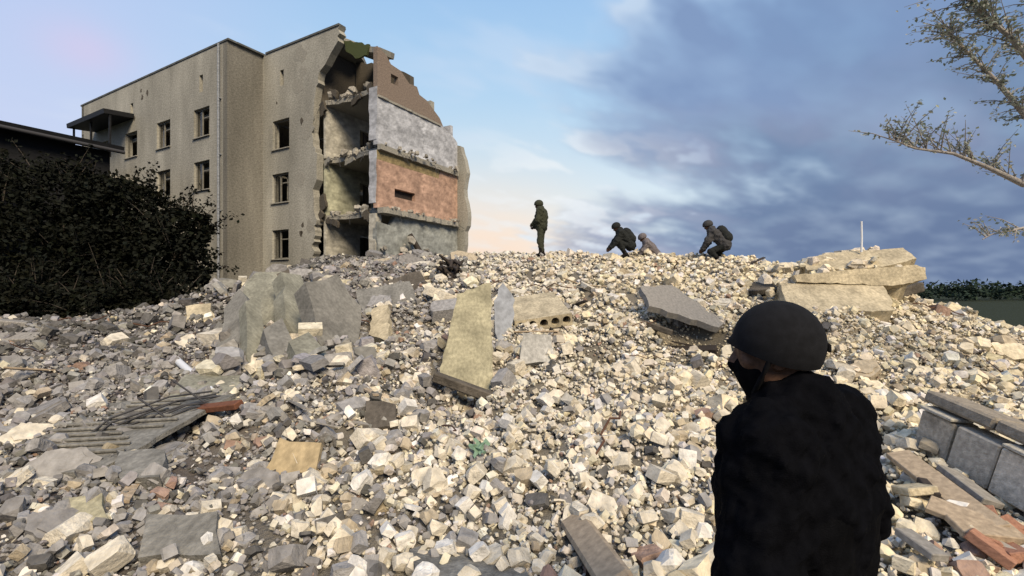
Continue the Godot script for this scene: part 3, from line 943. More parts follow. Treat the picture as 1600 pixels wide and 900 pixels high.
func make_large_pieces() -> void:
	# the tall yellowish panel in the middle
	plate("leaning_panel", "tall yellowish wall panel leaning back on the middle of the mound", "concrete panel", [spot(714, 462, 9.0), spot(768, 438, 9.2), spot(770, 614, 7.9), spot(684, 588, 7.8)], 0.16, "panel_yellow", 0.02)
	mark(on_mound(730, 560), "the tall yellowish panel")
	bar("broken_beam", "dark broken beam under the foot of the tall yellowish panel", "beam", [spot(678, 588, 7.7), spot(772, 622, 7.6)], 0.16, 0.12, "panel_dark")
	# the heap of wall pieces below the building
	for q in [
		["greenish upper wall fragment standing on the heap before the building", [[378, 455, 12.6], [400, 430, 13.6], [440, 422, 13.8], [462, 470, 12.9], [430, 512, 11.9], [398, 508, 11.9]], 0.4, "panel_green"],
		["pale sharp edged fragment leaning between the greenish and the large grey one", [[440, 424, 13.2], [470, 430, 13.9], [486, 520, 12.2], [470, 545, 11.3], [444, 500, 11.8]], 0.3, "panel_green"],
		["large grey wall fragment sloping down at the right of the heap", [[478, 440, 12.4], [526, 428, 13.6], [566, 478, 13.5], [558, 535, 12.6], [528, 578, 11.4], [492, 528, 11.6]], 0.35, "panel_grey"],
		["narrow dark grey wall fragment tilted at the left end of the heap", [[336, 548, 11.6], [350, 482, 12.9], [374, 452, 13.4], [392, 500, 12.0], [384, 570, 10.8]], 0.3, "panel_grey"],
		["thin upright greenish shard in front of the narrow dark grey fragment", [[384, 470, 12.0], [408, 462, 12.6], [416, 540, 11.4], [400, 584, 10.5], [384, 560, 10.7]], 0.22, "panel_green"],
		["brownish ridged fragment low in the middle of the heap", [[412, 512, 11.3], [440, 498, 12.0], [458, 535, 11.4], [452, 588, 10.3], [424, 590, 10.2]], 0.3, "panel_grey"],
		["greenish grey fragment with a split face at the foot of the heap on the right", [[452, 530, 11.2], [482, 520, 11.9], [516, 560, 11.2], [508, 588, 10.4], [462, 592, 10.2]], 0.3, "panel_green"],
		["dark narrow shard wedged upright behind the pale sharp edged fragment", [[432, 428, 13.9], [452, 420, 14.2], [470, 470, 13.4], [458, 500, 12.8]], 0.25, "panel_dark"],
		["dark plate added as shade in the gap under the large grey one", [[474, 520, 11.9], [500, 515, 12.4], [520, 560, 11.6], [492, 572, 11.2]], 0.3, "panel_dark"],  # dark plate put in for the shade between the fragments
		["jagged grey shard leaning left at the outer end of the heap", [[318, 540, 11.8], [340, 500, 12.4], [362, 520, 12.0], [352, 566, 11.0]], 0.22, "panel_grey"],
		["purple grey slab lying against the right side of the heap", [[556, 452, 13.2], [640, 440, 13.8], [652, 470, 12.9], [570, 492, 12.3]], 0.25, "panel_grey"],
	]:
		var cs: Array = q[1].map(func(w): return spot(w[0], w[1], w[2]))
		plate("wall_fragment", q[0], "wall fragment", cs, q[2], q[3], 0.08, "wall fragments heaped before the building")
	mark(on_mound(440, 520), "the heap of wall fragments")
	plate("concrete_slab", "pale slab bedded on the rubble at the left end of the wall fragments", "concrete slab", [spot(290, 478, 12.6), spot(330, 474, 12.8), spot(336, 505, 12.2), spot(296, 512, 12.0)], 0.25, "panel_cream", 0.05)
	# white plastered block
	var wb := on_mound(840, 568)
	plate("plaster_block", "square white plastered block right of the tall yellowish panel", "plaster block", [wb + Vector3(-0.27, 0.02, 0.05), wb + Vector3(0.24, 0.0, 0.08), wb + Vector3(0.22, 0.40, -0.18), wb + Vector3(-0.22, 0.44, -0.22)], 0.28, "panel_white", 0.03)
	mark(wb, "the white plastered block")
	# upright bluish sheet
	plate("metal_sheet", "bluish crumpled sheet standing upright beside the yellowish panel", "metal sheet", [spot(772, 470, 9.6), spot(786, 440, 9.8), spot(804, 470, 9.7), spot(800, 528, 9.2), spot(776, 540, 9.1)], 0.03, "sheet_metal", 0.03)
	make_hollow_slab()
	# dark hole under a tilted slab
	plate("concrete_slab", "tilted grey slab roofing the large dark hollow left of the onlooker's helmet", "concrete slab", [spot(1000, 450, 9.9), spot(1052, 440, 10.2), spot(1132, 506, 9.3), spot(1122, 514, 9.0), spot(1064, 482, 9.1), spot(1012, 484, 9.3)], 0.12, "wood_grey", 0.04)
	mark(on_mound(1070, 510), "the dark hollow under the tilted slab")
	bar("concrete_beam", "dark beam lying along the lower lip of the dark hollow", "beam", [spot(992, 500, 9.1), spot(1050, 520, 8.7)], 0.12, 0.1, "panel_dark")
	for q in [  # dark timbers added so that the hollows look shaded
		["added dark timber lying lowest in the dark hollow under the tilted slab", 3.22, -8.15, 0.55, 0.2, 0.9, 0.16],
		["added dark timber crossing the dark hollow from left to right", 3.15, -8.35, 0.85, -0.25, 1.1, 0.14],
		["added dark timber propped against the far side of the dark hollow", 3.3, -8.75, 1.05, 0.5, 0.9, 0.18],
		["short added dark timber at the right end of the dark hollow", 3.62, -8.25, 0.8, 0.9, 0.6, 0.15],
		["added dark timber at the left end of the dark hollow", 2.85, -8.3, 0.75, -0.7, 0.6, 0.17],
		["added black timber lying in the small hole below the hollow core slab", 1.38, -7.35, 0.62, 0.25, 0.75, 0.14],
		["short added dark timber sticking up in the small hole below the hollow core slab", 1.25, -7.5, 0.72, -0.6, 0.5, 0.12],
		["broken added dark timber at the right rim of the small hole", 1.62, -7.35, 0.66, -0.2, 0.5, 0.13],
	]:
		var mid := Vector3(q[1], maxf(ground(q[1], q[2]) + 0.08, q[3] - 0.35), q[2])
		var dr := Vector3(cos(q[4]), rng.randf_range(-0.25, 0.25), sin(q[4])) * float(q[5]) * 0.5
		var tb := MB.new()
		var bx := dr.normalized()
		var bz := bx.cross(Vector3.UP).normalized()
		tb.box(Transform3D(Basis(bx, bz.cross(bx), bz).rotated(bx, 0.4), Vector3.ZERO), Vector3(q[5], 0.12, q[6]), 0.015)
		solo("added_dark_timber", tb, mats["wood_dark"], Vector3.ZERO, q[0], "timber", "dark timbers added to shade the hollows").position = mid
	# great slabs on the right end of the ridge
	var rfit := fit_of([spot(1270, 478, 10.3), spot(1392, 480, 10.0)])
	ridge_fit = rfit
	plate("ridge_slab", "uppermost cream slab at the right end of the ridge with an oblique end", "concrete slab", [spot(1252, 410, 11.6), spot(1300, 398, 11.6), spot(1396, 381, 11.2), spot(1412, 384, 11.2), spot(1430, 410, 10.9), spot(1380, 415, 10.8), spot(1262, 421, 11.2)], 1.3, "panel_cream", 0.018, "", rfit)
	plate("ridge_slab", "thick cream slab jutting out to the right beneath the uppermost ridge slab", "concrete slab", [spot(1240, 430, 10.8), spot(1330, 422, 10.7), spot(1434, 413, 10.5), spot(1446, 418, 10.5), spot(1448, 436, 10.45), spot(1398, 446, 10.5), spot(1246, 440, 10.75)], 1.3, "panel_cream", 0.018, "", rfit)
	plate("ridge_wall", "smooth cream wall face under the ridge slabs on the right", "wall fragment", [spot(1216, 446, 10.9), spot(1300, 442, 10.7), spot(1380, 438, 10.6), spot(1390, 466, 10.2), spot(1396, 486, 9.8), spot(1240, 486, 9.9)], 0.9, "panel_cream", 0.03, "", rfit)
	mark(on_mound(1340, 440), "the great ridge slabs")
	bar("concrete_beam", "dark bar added as shade in the gap under the jutting ridge slab", "beam", [spot(1384, 462, 10.6), spot(1434, 448, 10.9)], 0.3, 0.22, "panel_dark")  # dark bar stands in for the shade below the overhang
	var po := MB.new()
	var pf := spot(1346, 394, 11.3 * rfit)
	po.tube([Vector3.ZERO, Vector3(0.006, 0.3, 0), Vector3(0, 0.66, 0)], [0.022, 0.02, 0.018], 8)
	solo("white_post", po, mats["pole_white"], Vector3.ZERO, "thin white post standing on the uppermost ridge slab", "post").position = pf
	# the fallen block wall on the right
	make_block_wall()
	# planks beside it
	for a in [
		["long pale plank running down from the block wall past the onlooker's back", 1402, 716, 5.3, 1556, 846, 3.9, 0.19, 0.05, "wood_pale"],
		["grey plank just below the block wall, nearest its foot", 1478, 742, 5.0, 1552, 800, 4.4, 0.17, 0.05, "wood_grey"],
		["short cream plank leaning against the onlooker's elbow", 1406, 778, 4.6, 1452, 776, 4.6, 0.16, 0.06, "panel_cream"],
		["pale plank crossing under the long one near the red bricks", 1450, 800, 4.4, 1545, 842, 4.0, 0.2, 0.04, "wood_pale"],
		["dark thin plank slanting between the pale planks", 1440, 760, 4.9, 1462, 790, 4.5, 0.07, 0.05, "wood_dark"],
		["grey plank low in the right corner pointing at the onlooker's hip", 1410, 850, 3.7, 1470, 896, 3.3, 0.12, 0.05, "wood_grey"],
		["pinkish plank lying above the red bricks", 1490, 836, 4.0, 1590, 852, 3.8, 0.18, 0.05, "wood_pale"],
	]:
		var p0 := spot(a[1], a[2], a[3])
		var p1 := spot(a[4], a[5], a[6])
		p0 = lift(on_mound(a[1], a[2] + 24), 0.17)
		p1 = lift(on_mound(a[4], a[5] + 24), 0.17)
		bar("timber_plank", a[0], "plank", [p0, p1], a[7], a[8], a[9], rng.randf_range(-0.4, 0.4), "planks right of the onlooker")
	mark(on_mound(1500, 800), "the pale planks")
	var where := ["topmost of the red bricks at the right edge", "red brick lying flat beneath the topmost one", "red brick standing on its end beside the pinkish plank", "red brick nearest the right border of the photo", "half buried red brick lowest of the cluster", "broken red brick pointing away from the cluster"]
	var wi := 0
	for q in [[1562, 846, 0.2], [1540, 866, 0.9], [1522, 838, -0.5], [1592, 850, 0.4], [1576, 890, 1.3], [1548, 892, 2.2]]:
		var g := on_mound(q[0], q[1])
		var br := MB.new()
		br.box(Transform3D(Basis.from_euler(Vector3(rng.randf_range(-0.5, 0.5), q[2], rng.randf_range(-0.5, 0.5))), Vector3.ZERO), Vector3(0.25, 0.068, 0.12), 0.006)
		solo("red_brick", br, mats["brick_red"], Vector3.ZERO, where[wi], "brick", "red bricks at the right edge").position = lift(g, 0.08 + 0.03 * (wi % 3))
		wi += 1
	mark(on_mound(1560, 862), "the red bricks")
	# foreground
	bar("timber_post", "thick tan timber post end coming towards the viewer at the bottom", "post", [spot(900, 822, 3.75), spot(975, 930, 2.75)], 0.20, 0.20, "wood_pale", 0.5)
	mark(on_mound(930, 850), "the thick tan post")
	plate("concrete_slab", "flat grey slab lying at the bottom left of the tan post", "concrete slab", [spot(640, 858, 3.35), spot(700, 838, 3.6), spot(800, 852, 3.5), spot(830, 905, 3.0), spot(660, 912, 2.9)], 0.14, "panel_grey", 0.03)
	plate("metal_sheet", "bluish bent sheet propped against the left of the tan post", "metal sheet", [spot(806, 872, 3.2), spot(868, 832, 3.5), spot(892, 850, 3.4), spot(905, 905, 3.0), spot(828, 912, 3.0)], 0.02, "sheet_metal", 0.03)
	var ob := on_mound(452, 750)
	plate("ochre_board", "small ochre board lying on the rubble in the left foreground", "board", [ob + Vector3(-0.22, 0.06, 0.04), ob + Vector3(0.24, 0.05, 0.02), ob + Vector3(0.22, 0.27, -0.16), ob + Vector3(-0.18, 0.30, -0.2)], 0.06, "ochre_board", 0.03)
	mark(ob, "the ochre board")
	var gs := on_mound(748, 728)
	var rag := MB.new()
	var rp0 := []
	for v in 8:
		for u in 8:
			var fx := (u / 7.0 - 0.5) * 0.16
			var fz := (v / 7.0 - 0.5) * 0.18
			rp0.append(Vector3(fx * (1.0 - 0.3 * v / 7.0) + 0.03 * sin(v * 1.3), 0.10 - fz * 0.45 + noise_b.get_noise_2d(fx * 9.0, fz * 9.0) * 0.07, fz * 0.8 + 0.02 * sin(u * 1.7)))
	for v in 7:
		for u in 7:
			var k := v * 8 + u
			if (u == 0 and v < 2) or (u == 6 and v > 4):
				continue
			rag.face(PackedVector3Array([rp0[k], rp0[k + 1], rp0[k + 9]]), Vector3.UP)
			rag.face(PackedVector3Array([rp0[k], rp0[k + 9], rp0[k + 8]]), Vector3.UP)
	solo("green_rag", rag, mats["cloth_green"], Vector3.ZERO, "green rag caught between blocks in the centre foreground", "rag").position = lift(gs, 0.06)
	mark(gs, "the green rag")
	var rp := on_mound(322, 654)
	bar("timber_plank", "dark red brown plank lying across the rubble left of centre", "plank", [on_mound(268, 660) + Vector3(0, 0.12, 0), on_mound(374, 650) + Vector3(0, 0.12, 0)], 0.12, 0.07, "wood_red", 0.3)
	mark(rp, "the red brown plank")
	plate("concrete_slab", "broad flat slab above the red brown plank", "concrete slab", [lift(on_mound(262, 648), 0.1), lift(on_mound(372, 640), 0.1), lift(on_mound(378, 606), 0.14), lift(on_mound(290, 600), 0.14)], 0.12, "panel_green", 0.04)
	# left foreground: big ribbed panel, mesh of bars, pipes
	make_ribbed_panel()
	bar("concrete_beam", "long pale beam at the left edge below the black trees", "beam", [spot(-60, 500, 11.4), spot(74, 512, 11.2)], 0.3, 0.2, "wood_grey")
	bar("timber_plank", "brownish timber under the long pale beam at the left edge", "plank", [spot(-40, 530, 10.4), spot(64, 528, 10.4)], 0.3, 0.12, "wood_grey", 0.4)
	var pi := MB.new()
	pi.tube([spot(60, 520, 10.7), spot(160, 540, 8.7), spot(262, 566, 7.4)], [0.045, 0.045, 0.045], 7)
	solo("thin_pipe", pi, mats["steel_dark"], spot(160, 540, 8.7), "thin dark pipe slanting across the left rubble below the trees", "pipe")
	var gt := MB.new()
	gt.tube([spot(248, 532, 9.0), spot(280, 566, 7.4), spot(332, 612, 6.1)], [0.06, 0.055, 0.05], 7)
	solo("white_pipe", gt, mats["pole_white"], spot(280, 566, 7.4), "bent white pipe slanting down left of the wall fragments", "pipe")
	mark(on_mound(280, 566), "the bent white pipe")
	plate("concrete_slab", "grey slab with a dark underside lying in the left foreground", "concrete slab", [lift(on_mound(186, 772), 0.14), lift(on_mound(250, 778), 0.14), lift(on_mound(256, 738), 0.22), lift(on_mound(182, 742), 0.2)], 0.12, "panel_grey", 0.03)
	plate("concrete_slab", "grey slab at the bottom left of the photo between blocks", "concrete slab", [lift(on_mound(215, 896), 0.1), lift(on_mound(345, 890), 0.1), lift(on_mound(340, 842), 0.2), lift(on_mound(230, 850), 0.2)], 0.1, "panel_grey", 0.04)
	plate("concrete_slab", "yellowish slab on the lower left foreground", "concrete slab", [lift(on_mound(110, 838), 0.1), lift(on_mound(168, 832), 0.1), lift(on_mound(160, 806), 0.16), lift(on_mound(108, 812), 0.16)], 0.1, "panel_yellow", 0.03)
	# charred things by the ruin
	var ch := MB.new()
	for q in 40:
		var c := spot(704, 436, 12.2) + Vector3(rng.randf_range(-0.26, 0.26), rng.randf_range(-0.25, 0.42), rng.randf_range(-0.25, 0.25))
		var d := Vector3(rng.randf_range(-1, 1), rng.randf_range(-0.4, 1), rng.randf_range(-1, 1)).normalized() * rng.randf_range(0.15, 0.4)
		ch.tube([c - d, c + d * 0.2 + Vector3(0, 0.05, 0), c + d], [0.04, 0.05, 0.03], 5)
	solo("charred_tangle", ch, mats["wood_dark"], spot(706, 440, 12.2), "charred tangle of laths below the blue painted wall", "charred laths")
	mark(on_mound(706, 440), "the charred tangle")
	plate("concrete_slab", "grey slab propped in front of the open rooms", "concrete slab", [spot(596, 440, 13.4), spot(656, 424, 13.8), spot(672, 446, 13.2), spot(610, 462, 12.9)], 0.2, "panel_dark", 0.05)
	plate("concrete_slab", "pale slab on the mound left of the tall yellowish panel", "concrete slab", [lift(on_mound(578, 540), 0.15), lift(on_mound(606, 542), 0.15), lift(on_mound(608, 506), 0.3), lift(on_mound(580, 504), 0.3)], 0.15, "panel_cream", 0.03)
	plate("concrete_slab", "dark flat slab half buried in the middle of the foreground", "concrete slab", [lift(on_mound(566, 690), 0.1), lift(on_mound(622, 684), 0.1), lift(on_mound(618, 656), 0.18), lift(on_mound(572, 654), 0.18)], 0.1, "panel_dark", 0.03)
	plate("concrete_slab", "dark plate added as the shadow gap above the onlooker's helmet", "concrete slab", [lift(spot(1170, 462, 10.4), 0.1), lift(spot(1222, 458, 10.4), 0.1), lift(spot(1218, 446, 10.9), 0.1), lift(spot(1176, 448, 10.9), 0.1)], 0.1, "panel_dark", 0.03)  # dark plate in place of a shadowed slot in the rubble

# a hollow core floor slab, its broken end with a row of round holes
func make_hollow_slab() -> void:
	var t := base("hollow_core_slab", "tilted hollow core floor slab showing a row of dark round holes", "concrete slab", spot(850, 505, 8.5), 0.12)
	t.rotation = Vector3(0.25, 0.15, 0.14)
	var body := MB.new()
	var n := 5
	var w := 0.21
	var hh := 0.115
	var r := 0.075
	var len := 1.5
	for i in n:
		var cx := (i - (n - 1) * 0.5) * w
		for k in 16:
			var a0 := TAU * k / 16.0
			var a1 := TAU * (k + 1) / 16.0
			var sq := func(a: float) -> Vector3:
				var x := cos(a)
				var y := sin(a)
				var s := 1.0 / maxf(absf(x), absf(y))
				return Vector3(cx + x * s * w * 0.5, y * s * hh, 0)
			var c0 := Vector3(cx + cos(a0) * r, sin(a0) * r, 0)
			var c1 := Vector3(cx + cos(a1) * r, sin(a1) * r, 0)
			for z in [0.0, -len]:
				var zz := Vector3(0, 0, z)
				body.face(PackedVector3Array([sq.call(a0) + zz, sq.call(a1) + zz, c1 + zz, c0 + zz]), Vector3(0, 0, 1 if z == 0.0 else -1))
			var back := Vector3(0, 0, -len)
			body.face(PackedVector3Array([c0, c1, c1 + back, c0 + back]), Vector3(cx, 0, 0) - (c0 + c1) * 0.5)
	var half := n * w * 0.5
	for s in [-1.0, 1.0]:
		body.face(PackedVector3Array([Vector3(-half, s * hh, 0), Vector3(half, s * hh, 0), Vector3(half, s * hh, -len), Vector3(-half, s * hh, -len)]), Vector3(0, s, 0))
		body.face(PackedVector3Array([Vector3(s * half, -hh, 0), Vector3(s * half, hh, 0), Vector3(s * half, hh, -len), Vector3(s * half, -hh, -len)]), Vector3(s, 0, 0))
	part("slab_body", body, mats["panel_cream"], t)
	var bars := MB.new()
	for i in 4:
		var x := (i - 1.5) * w
		bars.tube([Vector3(x, -0.09, -0.1), Vector3(x + 0.02, -0.1, 0.14), Vector3(x + 0.06, -0.16, 0.25)], [0.009, 0.009, 0.009], 5)
	part("rebar", bars, mats["steel_dark"], t)
	mark(t.position, "the hollow core slab")

func make_block_wall() -> void:
	var t := base("block_wall", "fallen length of grey block wall with a dark coping at the right edge", "wall")
	var a := spot(1440, 700, 4.55)
	var e := spot(1690, 840, 3.35)
	var d := (e - a).normalized()
	var up := Vector3(0.10, 0.97, 0.0)
	up = (up - d * up.dot(d)).normalized()
	var out := d.cross(up).normalized()
	if out.z < 0.0:
		out = -out
	t.transform = Transform3D(Basis(d, up, d.cross(up).normalized()), a)
	var s := signf(d.cross(up).dot(out))
	var x := 0.0
	var k := 0
	for w in [0.33, 0.36, 0.29, 0.26, 0.33, 0.30, 0.28]:
		var b := MB.new()
		var hh := 0.40 + rng.randf_range(-0.015, 0.01)
		b.box(Transform3D(Basis.from_euler(Vector3(rng.randf_range(-0.02, 0.02), rng.randf_range(-0.025, 0.025), rng.randf_range(-0.015, 0.015))), Vector3(x + w * 0.5, hh * 0.5, s * rng.randf_range(-0.012, 0.012))), Vector3(w - 0.022, hh, 0.26), 0.012)
		part("block", b, mats[["block_stone", "block_stone_pale", "block_stone_dark"][(k * 2 + k / 3) % 3]], t)
		var j := MB.new()
		if k > 0:
			j.box(Transform3D(Basis(), Vector3(x, 0.19, -s * 0.015)), Vector3(0.03, 0.36, 0.2))
			part("mortar_joint", j, mats["mortar_pale"], t)
		var bed := MB.new()
		if k != 1:
			bed.box(Transform3D(Basis(Vector3(0, 0, 1), rng.randf_range(-0.02, 0.02)), Vector3(x + w * 0.5, 0.425, s * 0.05)), Vector3(w * rng.randf_range(0.75, 0.96), 0.028, 0.23), 0.006)
			part("mortar_bed", bed, mats["mortar_pale"], t)
		x += w
		k += 1
	x = -0.05
	for w in [0.62, 0.72, 0.8]:
		var c := MB.new()
		c.box(Transform3D(Basis.from_euler(Vector3(-s * 0.12, rng.randf_range(-0.03, 0.03), rng.randf_range(-0.02, 0.02))), Vector3(x + w * 0.5, 0.50, -s * 0.12)), Vector3(w - 0.02, 0.11, 0.42), 0.02)
		part("coping", c, mats["coping_stone"], t)
		x += w
	var ft := MB.new()
	ft.box(Transform3D(Basis(), Vector3(1.05, -0.10, -s * 0.02)), Vector3(2.2, 0.19, 0.22), 0.03)
	part("footing", ft, mats["panel_dark"], t)
	mark(on_mound(1500, 720), "the grey block wall")

func make_ribbed_panel() -> void:
	var t := base("ribbed_panel", "large ribbed grey roof panel lying tilted in the left foreground", "ribbed panel")
	var a := spot(10, 745, 4.2)
	var e := spot(140, 738, 4.2)
	var up := spot(125, 628, 5.75)
	var d := (e - a).normalized()
	var u := (up - e)
	u = (u - d * u.dot(d))
	var height := u.length()
	u = u.normalized()
	t.transform = Transform3D(Basis(d, u, d.cross(u)), a)
	var w := a.distance_to(e) + 0.75
	var plate_mb := MB.new()
	plate_mb.extrude(torn_outline([Vector2(-0.7, 0), Vector2(w - 0.7, 0.0), Vector2(w - 0.35, height), Vector2(-0.5, height * 0.95)], 0.12, 0.025), Vector3.ZERO, Vector3.RIGHT, Vector3.UP, Vector3(0, 0, 1), 0.05)
	part("sheet", plate_mb, mats["panel_grey"], t)
	var k := 0
	var y := 0.07
	while y < height - 0.05:
		var r := MB.new()
		var sh := 0.3 * y / height
		r.box(Transform3D(Basis(Vector3(0, 0, 1), rng.randf_range(-0.02, 0.02)), Vector3((w - 1.4) * 0.5 + sh, y, 0.022)), Vector3(w - rng.randf_range(0.1, 0.9), 0.035, 0.03), 0.008)
		part("rib", r, mats["panel_grey"], t)
		y += rng.randf_range(0.09, 0.16)
		k += 1
	mark(on_mound(80, 690), "the ribbed panel")
	var m := base("reinforcing_mesh", "bent dark mesh of reinforcing bars beside the ribbed panel", "reinforcing mesh", spot(195, 670, 4.95))
	for i in 7:
		var b := MB.new()
		var f := (i - 3) * 0.085
		var p0 := Vector3(-0.36 + f * 0.6, -0.34 - f * 0.35, 0.2)
		b.tube([p0, p0 + Vector3(0.3, 0.34, -0.25 + rng.randf_range(-0.03, 0.03)), p0 + Vector3(0.68, 0.5 + rng.randf_range(-0.05, 0.05), -0.6), p0 + Vector3(0.95, 0.48, -0.95)], [0.011, 0.011, 0.011, 0.011], 5)
		part("bar", b, mats["steel_dark"], m)
	for i in 4:
		var b := MB.new()
		var g := i / 3.0
		var p0 := Vector3(-0.3 + 0.66 * g, -0.2 + 0.5 * g, 0.15 - 0.6 * g)
		b.tube([p0 + Vector3(-0.2, 0.13, 0), p0 + Vector3(0.2, -0.13, 0.02)], [0.01, 0.01], 5)
		part("bar", b, mats["steel_dark"], m)
	mark(m.position, "the mesh of reinforcing bars")

# ---------------------------------------------------------------- broken pieces
# a convex lump: a box cut by random planes; its longest side is 1
func rod_mesh() -> ArrayMesh:
	var mb := MB.new()
	var p := Vector3(-0.5, 0, 0)
	var pts := [p]
	for k in 5:
		p += Vector3(0.2, rng.randf_range(-0.09, 0.10), rng.randf_range(-0.10, 0.10))
		pts.append(p)
	mb.tube(pts, [0.012, 0.012, 0.012, 0.012, 0.012, 0.012], 6)
	return mb.mesh()

func slab_mesh() -> ArrayMesh:
	var mb := MB.new()
	var pts := []
	var n := rng.randi_range(5, 7)
	for k in n:
		var an := TAU * (k + rng.randf_range(-0.25, 0.25)) / n
		pts.append(Vector2(cos(an) * 0.5, sin(an) * rng.randf_range(0.25, 0.42)))
	var t := rng.randf_range(0.1, 0.2)
	mb.extrude(torn_outline(pts, 0.09, 0.025), Vector3(0, t * 0.5, 0), Vector3.RIGHT, Vector3(0, 0, -1), Vector3.UP, t)
	# a second, smaller layer broken back from the edge
	mb.extrude(torn_outline(pts.map(func(p): return p * rng.randf_range(0.6, 0.8) + Vector2(0.04, 0.02)), 0.08, 0.03), Vector3(0, t * 0.5 + 0.03, 0), Vector3.RIGHT, Vector3(0, 0, -1), Vector3.UP, 0.035)
	for k in 2:
		var s := Vector3(0.42, 0, rng.randf_range(-0.15, 0.15))
		mb.tube([s, s + Vector3(0.12, 0.02, 0.02), s + Vector3(0.2, rng.randf_range(-0.05, 0.1), rng.randf_range(-0.06, 0.06))], [0.008, 0.008, 0.008], 5)
	return mb.mesh()

func lath_mesh() -> ArrayMesh:
	var mb := MB.new()
	var pts := []
	var w := rng.randf_range(0.03, 0.06)
	mb.extrude(PackedVector2Array([Vector2(-0.5, -w), Vector2(0.42, -w), Vector2(0.5, -w * 0.4), Vector2(0.45, w * 0.1), Vector2(0.49, w), Vector2(-0.46, w), Vector2(-0.49, w * 0.3)]), Vector3.ZERO, Vector3.RIGHT, Vector3(0, 0, -1), Vector3.UP, 0.025)
	return mb.mesh()

func lump(size: Vector3, cuts: int, depth: float) -> ArrayMesh:
	var h := size * 0.5
	var faces := []
	for ax in 3:
		for sg in [-1.0, 1.0]:
			var o := Vector3.ZERO
			o[ax] = sg * h[ax]
			var a := Vector3.ZERO
			var b := Vector3.ZERO
			a[(ax + 1) % 3] = h[(ax + 1) % 3]
			b[(ax + 2) % 3] = h[(ax + 2) % 3]
			faces.append([o - a - b, o + a - b, o + a + b, o - a + b])
	for k in cuts:
		var n := Vector3(rng.randf_range(-1, 1), rng.randf_range(-1, 1), rng.randf_range(-1, 1)).normalized()
		var reach := absf(n.x) * h.x + absf(n.y) * h.y + absf(n.z) * h.z
		var d := reach * rng.randf_range(1.0 - depth, 1.0 - depth * 0.25)
		var kept := []
		var cap := []
		for f in faces:
			var q := []
			for i in f.size():
				var p: Vector3 = f[i]
				var r: Vector3 = f[(i + 1) % f.size()]
				var dp := n.dot(p) - d
				var dr := n.dot(r) - d
				if dp <= 0.0:
					q.append(p)
				if (dp < 0.0 and dr > 0.0) or (dp > 0.0 and dr < 0.0):
					var x := p.lerp(r, dp / (dp - dr))
					q.append(x)
					cap.append(x)
			if q.size() >= 3:
				kept.append(q)
		if cap.size() >= 3:
			var c := Vector3.ZERO
			for p in cap:
				c += p
			c /= cap.size()
			var u: Vector3 = (cap[0] - c).normalized()
			var w := n.cross(u)
			cap.sort_custom(func(p, r): return atan2((p - c).dot(w), (p - c).dot(u)) < atan2((r - c).dot(w), (r - c).dot(u)))
			var ring := []
			for p in cap:
				if ring.is_empty() or (p - ring[-1]).length() > 1e-4:
					ring.append(p)
			if ring.size() >= 3:
				kept.append(ring)
		faces = kept
	var mb := MB.new()
	for f in faces:
		var c := Vector3.ZERO
		for p in f:
			c += p
		mb.face(PackedVector3Array(f), c / f.size())
	return mb.mesh()

var shapes := {}
func make_shapes() -> void:
	if shapes.size():
		return
	for k in 6:
		shapes["rod"] = shapes.get("rod", []) + [rod_mesh()]
		shapes["lath"] = shapes.get("lath", []) + [lath_mesh()]
	for k in 8:
		shapes["slab"] = shapes.get("slab", []) + [slab_mesh()]
		shapes["block"] = shapes.get("block", []) + [lump(Vector3(1.0, rng.randf_range(0.5, 0.75), rng.randf_range(0.55, 0.85)), rng.randi_range(4, 7), 0.35)]
		shapes["chunk"] = shapes.get("chunk", []) + [lump(Vector3(1.0, rng.randf_range(0.6, 0.9), rng.randf_range(0.65, 0.95)), rng.randi_range(9, 13), 0.5)]
		shapes["flake"] = shapes.get("flake", []) + [lump(Vector3(1.0, rng.randf_range(0.14, 0.3), rng.randf_range(0.5, 0.9)), rng.randi_range(4, 7), 0.45)]

const KIND_NAMES := {"block": "masonry_block", "chunk": "concrete_chunk", "flake": "concrete_flake", "rod": "reinforcing_rod", "lath": "timber_lath", "slab": "broken_slab"}
const KIND_WORDS := {"block": "block", "chunk": "lump", "flake": "flat flake", "rod": "bent reinforcing rod", "lath": "splintered timber lath", "slab": "broken slab"}
const COLOUR_WORDS := {"cream": "cream", "pale_cream": "pale cream", "pale_grey": "pale grey", "white": "whitish", "mid_grey": "grey", "dark_grey": "dark grey", "tan": "tan", "reddish": "reddish", "rusty": "rusty", "weathered": "grey weathered", "pale_wood": "pale", "charred": "charred"}

func pick_colour(x: float, z: float) -> String:
	var w := noise_b.get_noise_2d(x * 0.7 + 40.0, z * 0.7) * 1.6
	var grey := smoothstep(0.3, -3.8, x + w)
	var pale := smoothstep(0.4, 3.6, x + w)
	var r := rng.randf()
	if x < -5.5 and z < -8.0 and rng.randf() < 0.45: return "dark_grey"
	if r < 0.15 - 0.12 * grey: return "white"
	if r < 0.165: return "dark_grey"
	if r < 0.18: return "reddish"
	if r < 0.23 - 0.02 * grey: return "tan"
	if r < 0.24 + 0.20 * grey: return "mid_grey"
	if rng.randf() < pale * 0.9: return "pale_cream"
	return "pale_grey" if rng.randf() < 0.10 + 0.82 * grey else "cream"

func seen_from_camera(p: Vector3) -> bool:
	var e := Vector3(0, EYE, 0)
	var px := 800.0 + FOCAL * p.x / -p.z
	var py := 450.0 - FOCAL * (p.y - EYE) / -p.z
	if px < 4 or px > 1596 or py > 892 or py < 340:
		return false
	if px > 1108 and px < 1398 and py > 620 or absf(px - 1213) < 66 and py > 470 and py < 625:
		return false
	for k in 24:
		var q := e.lerp(p, (k + 0.5) / 24.6)
		if q.z < -2.0 and ground(q.x, q.z) > q.y + 0.03:
			return false
	return true

